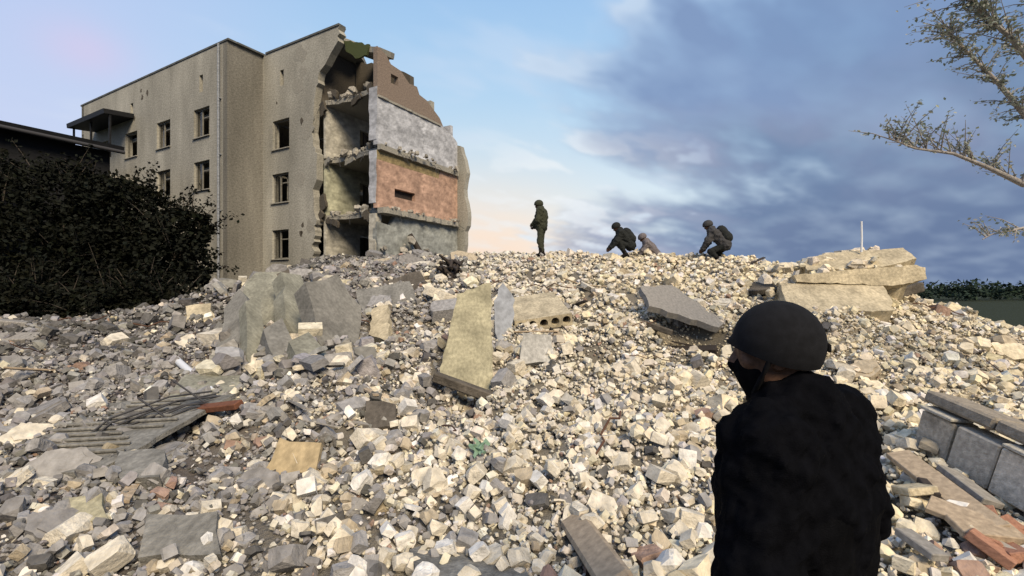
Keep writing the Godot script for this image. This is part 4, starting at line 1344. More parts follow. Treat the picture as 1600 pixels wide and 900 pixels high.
func scatter_rubble() -> void:
	# [count, smallest, largest, depth from, depth to]
	var classes := [[40, 0.38, 0.62, 6.5, 19.0], [1100, 0.19, 0.35, 4.6, 22.0], [40, 0.18, 0.27, 2.6, 4.6], [25000, 0.1, 0.19, 1.6, 23.0], [76000, 0.05, 0.1, 1.2, 21.0], [80000, 0.02, 0.05, 1.0, 10.0]]
	var items := []
	for c in classes:
		for i in c[0]:
			var d := sqrt(rng.randf_range(c[3] * c[3], c[4] * c[4]))
			var x := rng.randf_range(-1.4, 1.4) * d
			var size: float = c[1] * pow(c[2] / c[1], pow(rng.randf(), 1.6))
			var y := ground(x, -d)
			if y < -0.02 and d > 6.0:
				continue
			var px := 800.0 + FOCAL * x / d
			if px < 340.0 and d > 13.0 and rng.randf() < 0.8:
				continue
			if Vector2(x - 0.88, d - 1.45).length() < 0.45 and size > 0.08 or Vector2(x, d).length() < 1.0:
				continue
			if x + 0.57 * (d - 22.3) < -6.6 and d > 20.5 and px > 330.0:
				continue
			# patches of finer and of coarser debris
			var patch := noise_b.get_noise_2d(x * 0.45 + 7.0, d * 0.45)
			if size > 0.14 and patch < -0.22 and rng.randf() < 0.75:
				continue
			if size < 0.14 and patch > 0.25 and rng.randf() < 0.35:
				continue
			var in_pit := false
			for p in PITS:
				if p[3] > 0.5 and Vector2(x - p[0], -d - p[1]).length() < p[2] * 0.8:
					in_pit = true
			if in_pit and size > 0.055:
				continue
			var r := rng.randf()
			var kind := "block" if r < 0.6 else ("chunk" if r < 0.86 else "flake")
			var rise := (rng.randf_range(-0.1, 0.45) if size > 0.22 else rng.randf_range(-0.2, 0.75)) * size * (0.35 if kind == "flake" else 1.0)
			if size < 0.14:
				rise += rng.randf() * 0.06
			var tilt := 0.55 if size > 0.2 else 0.9
			var b := Basis.from_euler(Vector3(rng.randf_range(-tilt, tilt), rng.randf() * TAU, rng.randf_range(-tilt, tilt)))
			var shade := pick_colour(x, -d)
			if shade == "white" and size > 0.26:
				shade = "cream"
			items.append([Vector3(x, y + rise, -d), b, size, kind, rng.randi() % 8, shade, size / d])
	# the near ground to both sides of the viewer and just behind him
	for q in 11000:
		var d := rng.randf_range(-2.5, 5.8)
		var x := rng.randf_range(maxf(1.4 * d, 1.0), 9.0) * (1.0 if q % 2 else -1.0)
		var s := 0.04 * pow(6.0, rng.randf() * rng.randf())
		items.append([Vector3(x, ground(x, -d) + s * rng.randf_range(-0.15, 0.5), -d), Basis.from_euler(Vector3(rng.randf_range(-0.9, 0.9), rng.randf() * TAU, rng.randf_range(-0.9, 0.9))), s, "block" if q % 3 else "chunk", q % 8, pick_colour(x, -d), 0.0])
	# stones banked against the foot of the wall fragments
	for q in 170:
		var px := rng.randf_range(322.0, 575.0)
		var g := on_mound(px, rng.randf_range(548.0, 604.0) if q < 120 else rng.randf_range(438.0, 470.0))
		items.append([g + Vector3(0, rng.randf_range(0.0, 0.3), -rng.randf_range(0.0, 0.3)), Basis.from_euler(Vector3(rng.randf() * TAU, rng.randf() * TAU, 0)), rng.randf_range(0.1, 0.4) * (1.0 if q < 120 else 1.5), ["chunk", "block", "flake"][q % 3], q % 8, ["mid_grey", "pale_grey", "pale_grey", "cream"][q % 4], 0.0])
	# stones lying over the great ridge slabs
	for q in 130:
		var px := rng.randf_range(1215.0, 1385.0)
		var f := (px - 1252.0) / 150.0
		var top := spot(px, 413.0 - 30.0 * f, 11.4 * ridge_fit)
		top += Vector3(0, -0.06 * rng.randf(), -rng.randf_range(0.0, 0.5)) if q < 70 else Vector3(rng.randf_range(-0.6, 0.3), -0.22 - 0.3 * rng.randf(), 0.18 + 0.3 * rng.randf())
		items.append([top, Basis.from_euler(Vector3(rng.randf() * TAU, rng.randf() * TAU, 0)), rng.randf_range(0.07, 0.26), "block" if q % 3 else "chunk", q % 8, "pale_cream" if q % 3 else "cream", 0.0])
	# the pieces that show largest are things of their own
	items.sort_custom(func(p, q): return p[6] > q[6])
	var single := {"block": 300, "chunk": 240, "flake": 120}
	var singles := []
	var rest := {}
	for it in items:
		if single[it[3]] > 0 and it[6] > 0.012 and seen_from_camera(it[0] + Vector3(0, it[2] * 0.3, 0)):
			single[it[3]] -= 1
			singles.append(it)
		else:
			var key: String = it[3] + str(it[4])
			if not rest.has(key):
				rest[key] = []
			rest[key].append(it)
	for q in 44:
		for attempt in 30:
			# most of them on the slope before the building and in the left foreground
			var px := rng.randf_range(300.0, 740.0) if q < 20 else (rng.randf_range(0.0, 420.0) if q < 34 else rng.randf_range(820.0, 1420.0))
			var d := rng.randf_range(9.0, 19.0) if q < 20 else (rng.randf_range(3.4, 8.5) if q < 34 else rng.randf_range(6.0, 14.0))
			var x := (px - 800.0) / FOCAL * d
			var p := Vector3(x, ground(x, -d) + 0.06, -d)
			if seen_from_camera(p + Vector3(0, 0.15, 0)):
				singles.append([p, Basis.from_euler(Vector3(rng.randf_range(0.1, 1.0), rng.randf_range(-0.9, 0.9), rng.randf_range(-0.5, 0.5))), rng.randf_range(0.6, 1.25) if q < 20 else rng.randf_range(0.3, 0.62), "slab", q % 8, ["mid_grey", "pale_grey", "tan", "mid_grey", "cream"][q % 5] if q < 34 else ["pale_cream", "tan", "cream"][q % 3], 0.0])
				break
	for q in 64:
		var kind := "rod" if q < 30 else "lath"
		for attempt in 20:
			var d := sqrt(rng.randf_range(12.0, 170.0))
			var x := rng.randf_range(-1.05, 1.05) * d
			var p := Vector3(x, ground(x, -d) + 0.10, -d)
			if seen_from_camera(p + Vector3(0, 0.05, 0)):
				singles.append([p, Basis.from_euler(Vector3(rng.randf_range(-0.35, 0.35), rng.randf() * TAU, rng.randf_range(-0.35, 0.35))), rng.randf_range(0.5, 1.15), kind, q % 6, "rusty" if kind == "rod" else ["weathered", "pale_wood", "charred"][q % 3], 0.0])
				break
	name_singles(singles)
	var pile := Node3D.new()
	pile.name = "loose_rubble"
	add_child(pile)
	tag(pile, "countless small broken stones and concrete bits covering the whole mound", "rubble", "", "stuff")
	for key in rest:
		var l: Array = rest[key]
		var mm := MultiMesh.new()
		mm.transform_format = MultiMesh.TRANSFORM_3D
		mm.use_colors = true
		mm.mesh = shapes[l[0][3]][l[0][4]]
		mm.instance_count = l.size()
		for i in l.size():
			var it: Array = l[i]
			mm.set_instance_transform(i, Transform3D((it[1] as Basis).scaled(Vector3.ONE * it[2]), it[0]))
			var a: Array = CHUNK_COLOURS[it[5]]
			var s := rng.randf_range(0.78, 1.15)
			mm.set_instance_color(i, Color(a[0] * s, a[1] * s * rng.randf_range(0.97, 1.02), a[2] * s * rng.randf_range(0.92, 1.05)))
		var o := MultiMeshInstance3D.new()
		o.name = "stones"
		o.multimesh = mm
		o.material_override = mats["loose"]
		pile.add_child(o, true)
		o.set_meta("kind", "stuff")

# what sets each of them apart: size, colour and shape, then which landmark it lies by and on which side
func name_singles(singles: Array) -> void:
	var groups := {}
	var ordinals := ["", "second ", "third ", "fourth ", "fifth ", "sixth ", "seventh ", "eighth ", "ninth ", "tenth ", "eleventh ", "twelfth "]
	for it in singles:
		var p: Vector3 = it[0]
		var px := 800.0 + FOCAL * p.x / -p.z
		var py := 450.0 - FOCAL * (p.y - EYE) / -p.z
		var best := 1e9
		var phrase := ""
		var far := 0.0
		for l in landmarks:
			var q: Vector3 = l[0]
			var qx := 800.0 + FOCAL * q.x / -q.z
			var qy := 450.0 - FOCAL * (q.y - EYE) / -q.z
			var dist := Vector2(px - qx, (py - qy) * 1.3).length()
			if dist < best:
				best = dist
				far = Vector2(px - qx, py - qy).length()
				var a := rad_to_deg(atan2(py - qy, px - qx))
				var side := "right of"
				if far < 28.0: side = "against"
				elif a > 22.0 and a <= 67.0: side = "below and right of"
				elif a > 67.0 and a <= 113.0: side = "below"
				elif a > 113.0 and a <= 158.0: side = "below and left of"
				elif a > 158.0 or a <= -158.0: side = "left of"
				elif a > -158.0 and a <= -113.0: side = "above and left of"
				elif a > -113.0 and a <= -67.0: side = "above"
				elif a > -67.0 and a <= -22.0: side = "above and right of"
				phrase = side + " " + l[1]
		var size := "" if it[3] in ["rod", "lath", "slab"] else "large " if it[2] > 0.36 else ("small " if it[2] < 0.2 else "")
		var key: String = size + COLOUR_WORDS[it[5]] + " " + KIND_WORDS[it[3]] + " " + phrase
		if not groups.has(key):
			groups[key] = []
		groups[key].append([far, it])
	for key in groups:
		var l: Array = groups[key]
		l.sort_custom(func(p, q): return p[0] < q[0])
		for i in l.size():
			var it: Array = l[i][1]
			var o := MeshInstance3D.new()
			o.name = numbered(KIND_NAMES[it[3]])
			o.mesh = shapes[it[3]][it[4]]
			o.material_override = mats[{"rusty": "rust", "weathered": "wood_grey", "pale_wood": "wood_pale", "charred": "wood_dark"}.get(it[5], "chunk_" + it[5])]
			add_child(o, true)
			o.transform = Transform3D((it[1] as Basis).scaled(Vector3.ONE * it[2]), it[0])
			var text: String = key if i == 0 else (ordinals[i] if i < 12 else "farther ") + key.replace(" against ", " from ").replace(" of the ", " of the ")
			tag(o, text, {"block": "block", "chunk": "concrete lump", "flake": "concrete flake", "rod": "reinforcing rod", "lath": "timber lath", "slab": "concrete slab"}[it[3]], {"block": "broken masonry blocks on the mound", "chunk": "concrete lumps on the mound", "flake": "flat concrete flakes on the mound", "rod": "bent rods among the rubble", "lath": "splintered laths among the rubble", "slab": "broken slabs tilted among the rubble"}[it[3]])

# ---------------------------------------------------------------- bodies
# a field of tapered capsules and ellipsoids joined with a smooth minimum, meshed as surface nets
class Field:
	var lo := Vector3.ZERO
	var cell := 0.02
	var nx := 0
	var ny := 0
	var nz := 0
	var sharp := 40.0
	var sum := PackedFloat32Array()
	func _init(a: Vector3, b: Vector3, c: float, k: float) -> void:
		lo = a
		cell = c
		sharp = k
		nx = int(ceil((b.x - a.x) / c)) + 1
		ny = int(ceil((b.y - a.y) / c)) + 1
		nz = int(ceil((b.z - a.z) / c)) + 1
		sum.resize(nx * ny * nz)
	func span(a: Vector3, b: Vector3, r: float) -> Array:
		var m := r + 4.0 / sharp + cell
		var p := ((a.min(b) - Vector3.ONE * m - lo) / cell).floor()
		var q := ((a.max(b) + Vector3.ONE * m - lo) / cell).ceil()
		return [maxi(0, int(p.x)), mini(nx - 1, int(q.x)), maxi(0, int(p.y)), mini(ny - 1, int(q.y)), maxi(0, int(p.z)), mini(nz - 1, int(q.z))]
	func capsule(a: Vector3, b: Vector3, ra: float, rb: float) -> void:
		var s := span(a, b, maxf(ra, rb))
		var d := b - a
		var dd := maxf(d.dot(d), 1e-9)
		var dr := rb - ra
		for k in range(s[4], s[5] + 1):
			for j in range(s[2], s[3] + 1):
				var o := (k * ny + j) * nx
				for i in range(s[0], s[1] + 1):
					var p := lo + Vector3(i, j, k) * cell - a
					var t := clampf(p.dot(d) / dd, 0.0, 1.0)
					sum[o + i] += exp(-sharp * ((p - d * t).length() - ra - dr * t))
	func ellipsoid(c: Vector3, r: Vector3, b := Basis()) -> void:
		var m := maxf(r.x, maxf(r.y, r.z))
		var s := span(c, c, m)
		var inv := b.inverse()
		var least := minf(r.x, minf(r.y, r.z))
		for k in range(s[4], s[5] + 1):
			for j in range(s[2], s[3] + 1):
				var o := (k * ny + j) * nx
				for i in range(s[0], s[1] + 1):
					var p := inv * (lo + Vector3(i, j, k) * cell - c)
					var q := p / r
					var l := q.length()
					var g := (p / (r * r)).length()
					var d := l * (l - 1.0) / maxf(g, 1e-6) if l > 0.05 else -least
					sum[o + i] += exp(-sharp * clampf(d, -2.0, 2.0))
	func mesh(into: MB, t := Transform3D(), wobble: FastNoiseLite = null, amp := 0.0) -> void:
		var f := PackedFloat32Array()
		f.resize(sum.size())
		for i in sum.size():
			f[i] = 1.0 if sum[i] <= 1e-12 else -log(sum[i]) / sharp
		if wobble:
			for k in nz:
				for j in ny:
					for i in nx:
						var o := (k * ny + j) * nx + i
						if absf(f[o]) < 3.0 * cell:
							f[o] += amp * wobble.get_noise_3d(lo.x + i * cell, lo.y + j * cell, lo.z + k * cell)
		var at := PackedInt32Array()
		at.resize(f.size())
		at.fill(-1)
		var pts := PackedVector3Array()
		var nor := PackedVector3Array()
		var sx := 1
		var sy := nx
		var sz := nx * ny
		var offs := [0, sx, sy, sx + sy, sz, sx + sz, sy + sz, sx + sy + sz]
		var edges := [[0, 1], [2, 3], [4, 5], [6, 7], [0, 2], [1, 3], [4, 6], [5, 7], [0, 4], [1, 5], [2, 6], [3, 7]]
		for k in nz - 1:
			for j in ny - 1:
				for i in nx - 1:
					var o := k * sz + j * sy + i
					var f0 := f[o]
					if absf(f0) > 4.0 * cell:
						continue
					var any := false
					for e in range(1, 8):
						if (f[o + offs[e]] < 0.0) != (f0 < 0.0):
							any = true
							break
					if not any:
						continue
					var c := Vector3.ZERO
					var n := 0
					for e in edges:
						var a := f[o + offs[e[0]]]
						var b := f[o + offs[e[1]]]
						if (a < 0.0) != (b < 0.0):
							var u := a / (a - b)
							c += Vector3(e[0] & 1, (e[0] >> 1) & 1, e[0] >> 2).lerp(Vector3(e[1] & 1, (e[1] >> 1) & 1, e[1] >> 2), u)
							n += 1
					at[o] = pts.size()
					pts.append(t * (lo + (Vector3(i, j, k) + c / n) * cell))
					var g := Vector3(f[o + sx] - f[o] + f[o + sx + sy] - f[o + sy] + f[o + sx + sz] - f[o + sz], f[o + sy] - f[o] + f[o + sx + sy] - f[o + sx] + f[o + sy + sz] - f[o + sz], f[o + sz] - f[o] + f[o + sx + sz] - f[o + sx] + f[o + sy + sz] - f[o + sy])
					nor.append((t.basis * g).normalized())
		for k in range(1, nz - 1):
			for j in range(1, ny - 1):
				for i in range(1, nx - 1):
					var o := k * sz + j * sy + i
					var s := f[o] < 0.0
					for e in [[sx, sy, sz], [sy, sz, sx], [sz, sx, sy]]:
						if (f[o + e[0]] < 0.0) == s:
							continue
						var q := [at[o], at[o - e[1]], at[o - e[1] - e[2]], at[o - e[2]]]
						if q[0] < 0 or q[1] < 0 or q[2] < 0 or q[3] < 0:
							continue
						for w in [[0, 1, 2], [0, 2, 3]]:
							var a: int = q[w[0]]
							var b: int = q[w[1]]
							var d: int = q[w[2]]
							if (pts[d] - pts[a]).cross(pts[b] - pts[a]).dot(nor[a] + nor[b] + nor[d]) < 0.0:
								var h := b
								b = d
								d = h
							into.v.append(pts[a]); into.v.append(pts[b]); into.v.append(pts[d])
							into.n.append(nor[a]); into.n.append(nor[b]); into.n.append(nor[d])

func bones_field(bones: Array, cell: float, k: float, grow := 0.0) -> Field:
	var lo := Vector3.ONE * 1e9
	var hi := -lo
	for b in bones:
		var r: float = maxf(b[2], b[3]) + grow + 0.05
		lo = lo.min((b[0] as Vector3).min(b[1]) - Vector3.ONE * r)
		hi = hi.max((b[0] as Vector3).max(b[1]) + Vector3.ONE * r)
	var f := Field.new(lo, hi, cell, k)
	for b in bones:
		f.capsule(b[0], b[1], b[2] + grow, b[3] + grow)
	return f

# a head with its face, in its own axes: up y, face towards -z, centre of the skull at the origin
func head_mesh(into: MB, t: Transform3D, cell: float) -> void:
	var f := Field.new(Vector3(-0.12, -0.19, -0.15), Vector3(0.12, 0.15, 0.14), cell, 110.0)
	f.ellipsoid(Vector3(0, 0.025, 0.012), Vector3(0.076, 0.094, 0.096))
	f.ellipsoid(Vector3(0, -0.04, -0.03), Vector3(0.062, 0.075, 0.062))
	f.capsule(Vector3(-0.038, -0.075, -0.015), Vector3(-0.012, -0.098, -0.07), 0.024, 0.018)
	f.capsule(Vector3(0.038, -0.075, -0.015), Vector3(0.012, -0.098, -0.07), 0.024, 0.018)
	f.capsule(Vector3(-0.03, 0.018, -0.083), Vector3(0.03, 0.018, -0.083), 0.011, 0.011)
	f.capsule(Vector3(0, 0.008, -0.094), Vector3(0, -0.032, -0.115), 0.009, 0.013)
	f.capsule(Vector3(-0.012, -0.035, -0.102), Vector3(0.012, -0.035, -0.102), 0.009, 0.009)
	f.capsule(Vector3(-0.02, -0.063, -0.09), Vector3(0.02, -0.063, -0.09), 0.008, 0.008)
	f.capsule(Vector3(-0.017, -0.075, -0.088), Vector3(0.017, -0.075, -0.088), 0.009, 0.009)
	f.ellipsoid(Vector3(-0.045, -0.025, -0.07), Vector3(0.022, 0.02, 0.02))
	f.ellipsoid(Vector3(0.045, -0.025, -0.07), Vector3(0.022, 0.02, 0.02))
	for s in [-1.0, 1.0]:
		f.ellipsoid(Vector3(s * 0.031, 0.0, -0.079), Vector3(0.013, 0.009, 0.012))
		f.ellipsoid(Vector3(s * 0.081, -0.012, 0.012), Vector3(0.009, 0.031, 0.019), Basis(Vector3(1, 0, 0), 0.2))
	f.capsule(Vector3(0, -0.05, 0.03), Vector3(0, -0.16, 0.04), 0.058, 0.06)
	f.mesh(into, t)

# a hand in its own axes: wrist at the origin, fingers towards -y, palm towards +z, thumb at +x times `side`
func hand_mesh(into: MB, t: Transform3D, side: float, cell: float, curl: float) -> void:
	var f := Field.new(Vector3(-0.09, -0.21, -0.06), Vector3(0.09, 0.04, 0.11), cell, 260.0)
	f.capsule(Vector3(0, 0.02, 0), Vector3(0, -0.015, 0), 0.027, 0.026)
	for i in 4:
		var x := (i - 1.5) * 0.021 * side
		f.capsule(Vector3(x * 0.6, -0.015, 0), Vector3(x, -0.085, 0), 0.017, 0.0125)
		var ln: float = [0.036, 0.043, 0.047, 0.042][i]
		var a := curl * (1.15 - 0.08 * i)
		var p := Vector3(x, -0.088, 0)
		var d := Vector3(0, -1, 0)
		for j in 3:
			d = Vector3(0, -cos(a * (j + 0.6)), sin(a * (j + 0.6)))
			var q: Vector3 = p + d * ln * float([1.0, 0.68, 0.5][j])
			f.capsule(p, q, 0.0092 - 0.0008 * j, 0.0088 - 0.0010 * j)
			p = q
	var th := Vector3(0.02 * side, -0.025, 0.006)
	var t1 := th + Vector3(0.022 * side, -0.028, 0.018)
	var t2 := t1 + Vector3(0.010 * side, -0.028, 0.012)
	f.capsule(th, t1, 0.016, 0.0118)
	f.capsule(t1, t2, 0.0112, 0.0098)
	f.capsule(t2, t2 + Vector3(0.001 * side, -0.022, 0.008), 0.0098, 0.0082)
	f.mesh(into, t)

func helmet_mesh(t: Transform3D, r: Vector3, visor: float) -> MB:
	var mb := MB.new()
	var na := 48
	var nb := 16
	var rings := []
	for shell in 2:
		for jj in nb + 1:
			var j := jj if shell == 0 else nb - jj
			var ring := []
			for i in na:
				var a := TAU * i / na
				# rim: lower over the ears and nape than at the brow
				var front := -cos(a)
				var rim := deg_to_rad(108.0 - 16.0 * maxf(front, 0.0) + 12.0 * maxf(-front, 0.0) + 8.0 * pow(absf(sin(a)), 2.0))
				var ph := rim * j / float(nb)
				var flare := 1.0 + 0.02 * smoothstep(0.86, 1.0, j / float(nb))
				var k := (1.0 if shell == 0 else 0.93) * flare
				var p := Vector3(sin(ph) * sin(a) * r.x, cos(ph) * r.y, sin(ph) * cos(a) * r.z) * k
				if front > 0.3 and j >= nb - 1:
					p.z -= visor * (front - 0.3) / 0.7 * (1.0 if j == nb else 0.25)
					p.y -= visor * 0.25 * (front - 0.3) / 0.7 * (1.0 if j == nb else 0.25)
				ring.append(t * p)
			rings.append(ring)
	for j in rings.size() - 1:
		for i in na:
			var p := [rings[j][i], rings[j][(i + 1) % na], rings[j + 1][(i + 1) % na], rings[j + 1][i]]
			var o := t.origin
			for w in [[0, 1, 2], [0, 2, 3]]:
				var a: Vector3 = p[w[0]]
				var b: Vector3 = p[w[1]]
				var d: Vector3 = p[w[2]]
				if (d - a).cross(b - a).length_squared() < 1e-14:
					continue
				var sgn := 1.0 if j <= nb else -1.0
				if (d - a).cross(b - a).dot(a - o) * sgn < 0.0:
					var h := b
					b = d
					d = h
				for q in [a, b, d]:
					mb.v.append(q)
					var l: Vector3 = t.basis.inverse() * (q - o)
					mb.n.append((t.basis * (l / (r * r))).normalized() * sgn)
	return mb

# joints: pelvis chest neck head(basis in head_turn) sl el wl sr er wr hl kl al tl hr kr ar tr
func make_person(at: Vector3, turn: float, J: Dictionary, head_turn: Basis, look: Dictionary, label: String) -> Node3D:
	var o := base("person", label, "person", at, turn, look.get("group", ""))
	var cell: float = look.cell
	var neck_top: Vector3 = J.head + head_turn * Vector3(0, -0.10, 0.035)
	var across: Vector3 = (J.sr - J.sl).normalized()
	var hips: Vector3 = (J.hr - J.hl).normalized()
	var torso := [
		[J.pelvis - hips * 0.07, J.chest - across * 0.085, 0.118, 0.122], [J.pelvis + hips * 0.07, J.chest + across * 0.085, 0.118, 0.122],
		[J.chest - across * 0.09, J.sl, 0.11, 0.07], [J.chest + across * 0.09, J.sr, 0.11, 0.07], [J.chest, J.neck, 0.10, 0.075],
	]
	var arms := [[J.sl, J.el, 0.056, 0.043], [J.el, J.wl, 0.042, 0.029], [J.sr, J.er, 0.056, 0.043], [J.er, J.wr, 0.042, 0.029]]
	var legs := [[J.hl, J.kl, 0.088, 0.058], [J.kl, J.al, 0.056, 0.038], [J.hr, J.kr, 0.088, 0.058], [J.kr, J.ar, 0.056, 0.038]]
	var feet := [[J.al, J.tl, 0.042, 0.036], [J.ar, J.tr, 0.042, 0.036], [J.al + Vector3(0, -0.035, 0.03), J.al, 0.04, 0.042], [J.ar + Vector3(0, -0.035, 0.03), J.ar, 0.04, 0.042]]
	var body := MB.new()
	bones_field(torso + arms + legs + feet + [[J.neck, neck_top, 0.062, 0.055]], maxf(cell, 0.018), 45.0).mesh(body)
	head_mesh(body, Transform3D(head_turn, J.head), look.get("head_cell", 0.012))
	for s in [["wl", "el", -1.0], ["wr", "er", 1.0]]:
		var dn: Vector3 = (J[s[1]] - J[s[0]]).normalized()
		var pz: Vector3 = look.get("palm_" + s[0], Vector3(-s[2], 0, 0))
		pz = (pz - dn * pz.dot(dn)).normalized()
		# thumb forward of the hand
		var px := dn.cross(pz)
		hand_mesh(body, Transform3D(Basis(px, dn, pz), J[s[0]]), 1.0 if px.dot(look.get("thumb", Vector3(0, 0, -1))) > 0.0 else -1.0, look.get("hand_cell", 0.008), look.get("curl", 0.45))
	part("body", body, mats["skin"], o)
	var w := FastNoiseLite.new()
	w.seed = 3
	w.frequency = 9.0
	w.fractal_octaves = 3
	var jk := MB.new()
	bones_field(torso + arms + [[J.neck - Vector3(0, 0.03, 0), J.neck.lerp(neck_top, 0.35), 0.085, 0.072]], cell, 42.0, look.get("puff", 0.024)).mesh(jk, Transform3D(), w, look.get("fold", 0.022))
	part("jacket", jk, mats[look.jacket], o)
	if look.get("mask", false):
		var co := MB.new()
		var cp := []
		var cr := []
		var cc: Vector3 = J.neck + Vector3(0, 0.055, 0.0)
		for i in 25:
			var a := TAU * i / 24.0
			cp.append(cc + Vector3(cos(a) * 0.088, 0.012 * sin(a * 3.0), sin(a) * 0.086 - 0.005))
			cr.append(0.019)
		co.tube(cp, cr, 8, false)
		part("collar", co, mats["vest_black"], o)
	var tr := MB.new()
	bones_field([[J.pelvis - hips * 0.07, J.pelvis + hips * 0.07, 0.115, 0.115]] + legs, maxf(cell, 0.016), 45.0, 0.02).mesh(tr, Transform3D(), w, 0.02)
	part("trousers", tr, mats[look.trousers], o)
	for s in ["l", "r"]:
		var bt := MB.new()
		var an: Vector3 = J["a" + s]
		var kn: Vector3 = J["k" + s]
		bones_field([[an, J["t" + s], 0.046, 0.040], [an + Vector3(0, -0.035, 0.03), an, 0.045, 0.048], [an, an.lerp(kn, 0.42), 0.05, 0.056]], maxf(cell * 0.8, 0.013), 70.0, 0.008).mesh(bt)
		part("boot", bt, mats["boot_black"], o)
	if look.has("vest"):
		var vs := MB.new()
		var fw: Vector3 = across.cross(J.neck - J.pelvis).normalized()
		var g := look.get("vest_grow", 0.05) as float
		var vb := []
		var low: Vector3 = J.pelvis.lerp(J.chest, 0.35)
		var high: Vector3 = J.chest.lerp(J.neck, 0.45)
		for q in [-1.0, 1.0]:
			vb.append([low + across * 0.08 * q, J.chest + across * 0.10 * q, 0.125 + g, 0.125 + g])
			vb.append([J.chest + across * 0.10 * q, high + across * 0.11 * q, 0.12 + g, 0.075 + g * 0.5])
		bones_field(vb, cell, 60.0).mesh(vs, Transform3D(), w, 0.012)
		part("vest", vs, mats[look.vest], o)
	if look.has("pack"):
		var pk := MB.new()
		bones_field([[look.pack[0], look.pack[1], 0.15, 0.13], [look.pack[0] + across * 0.08, look.pack[1] + across * 0.06, 0.13, 0.12], [look.pack[0] - across * 0.08, look.pack[1] - across * 0.06, 0.13, 0.12]], cell, 60.0).mesh(pk, Transform3D(), w, 0.02)
		part("backpack", pk, mats[look.get("pack_mat", "uniform_dark")], o)
	if look.get("mask", false):
		var mk := MB.new()
		var mf := Field.new(Vector3(-0.12, -0.2, -0.16), Vector3(0.12, 0.04, 0.12), look.head_cell, 120.0)
		mf.ellipsoid(Vector3(0, -0.048, -0.045), Vector3(0.063, 0.064, 0.068))
		mf.capsule(Vector3(0, -0.02, -0.095), Vector3(0, -0.04, -0.112), 0.013, 0.018)
		mf.capsule(Vector3(0, -0.085, -0.04), Vector3(0, -0.15, 0.0), 0.058, 0.07)
		mf.capsule(Vector3(0, -0.10, 0.02), Vector3(0, -0.17, 0.03), 0.066, 0.078)
		mf.mesh(mk, Transform3D(head_turn, J.head))
		part("face_covering", mk, mats["mask_black"], o)
	var hm := part("helmet", helmet_mesh(Transform3D(head_turn * Basis(Vector3.RIGHT, 0.06), J.head + head_turn * Vector3(0, 0.03, 0.01)), look.get("helmet_r", Vector3(0.123, 0.128, 0.145)), look.get("visor", 0.0)), mats[look.get("helmet", "helmet_dark")], o)
	if look.get("mask", false):
		var st := MB.new()
		var pts := []
		for i in 13:
			var a := PI * i / 12.0
			pts.append(J.head + head_turn * Vector3(cos(a) * 0.094, 0.0 - sin(a) * 0.135, -0.01 - sin(a) * 0.055))
		var rr := []
		for i in 13:
			rr.append(0.008)
		st.tube(pts, rr, 6)
		part("chin_strap", st, mats["strap_black"], hm)
		var bd := MB.new()
		bd.box(Transform3D(head_turn, J.head + head_turn * Vector3(0, 0.02, 0.137)), Vector3(0.045, 0.025, 0.012), 0.004)
		part("rear_tab", bd, mats["strap_black"], hm)
	return o

func stand_joints() -> Dictionary:
	return {
		"pelvis": Vector3(0, 0.95, 0.02), "chest": Vector3(0, 1.25, 0.02), "neck": Vector3(0, 1.46, 0.03), "head": Vector3(0, 1.655, -0.01),
		"sl": Vector3(-0.20, 1.41, 0.03), "el": Vector3(-0.27, 1.12, 0.06), "wl": Vector3(-0.25, 0.87, -0.03),
		"sr": Vector3(0.20, 1.41, 0.03), "er": Vector3(0.27, 1.12, 0.06), "wr": Vector3(0.25, 0.87, -0.03),
		"hl": Vector3(-0.10, 0.92, 0.02), "kl": Vector3(-0.12, 0.50, 0.0), "al": Vector3(-0.13, 0.10, 0.05), "tl": Vector3(-0.15, 0.045, -0.13),
		"hr": Vector3(0.10, 0.92, 0.02), "kr": Vector3(0.12, 0.50, -0.02), "ar": Vector3(0.13, 0.10, 0.03), "tr": Vector3(0.15, 0.045, -0.15),
	}

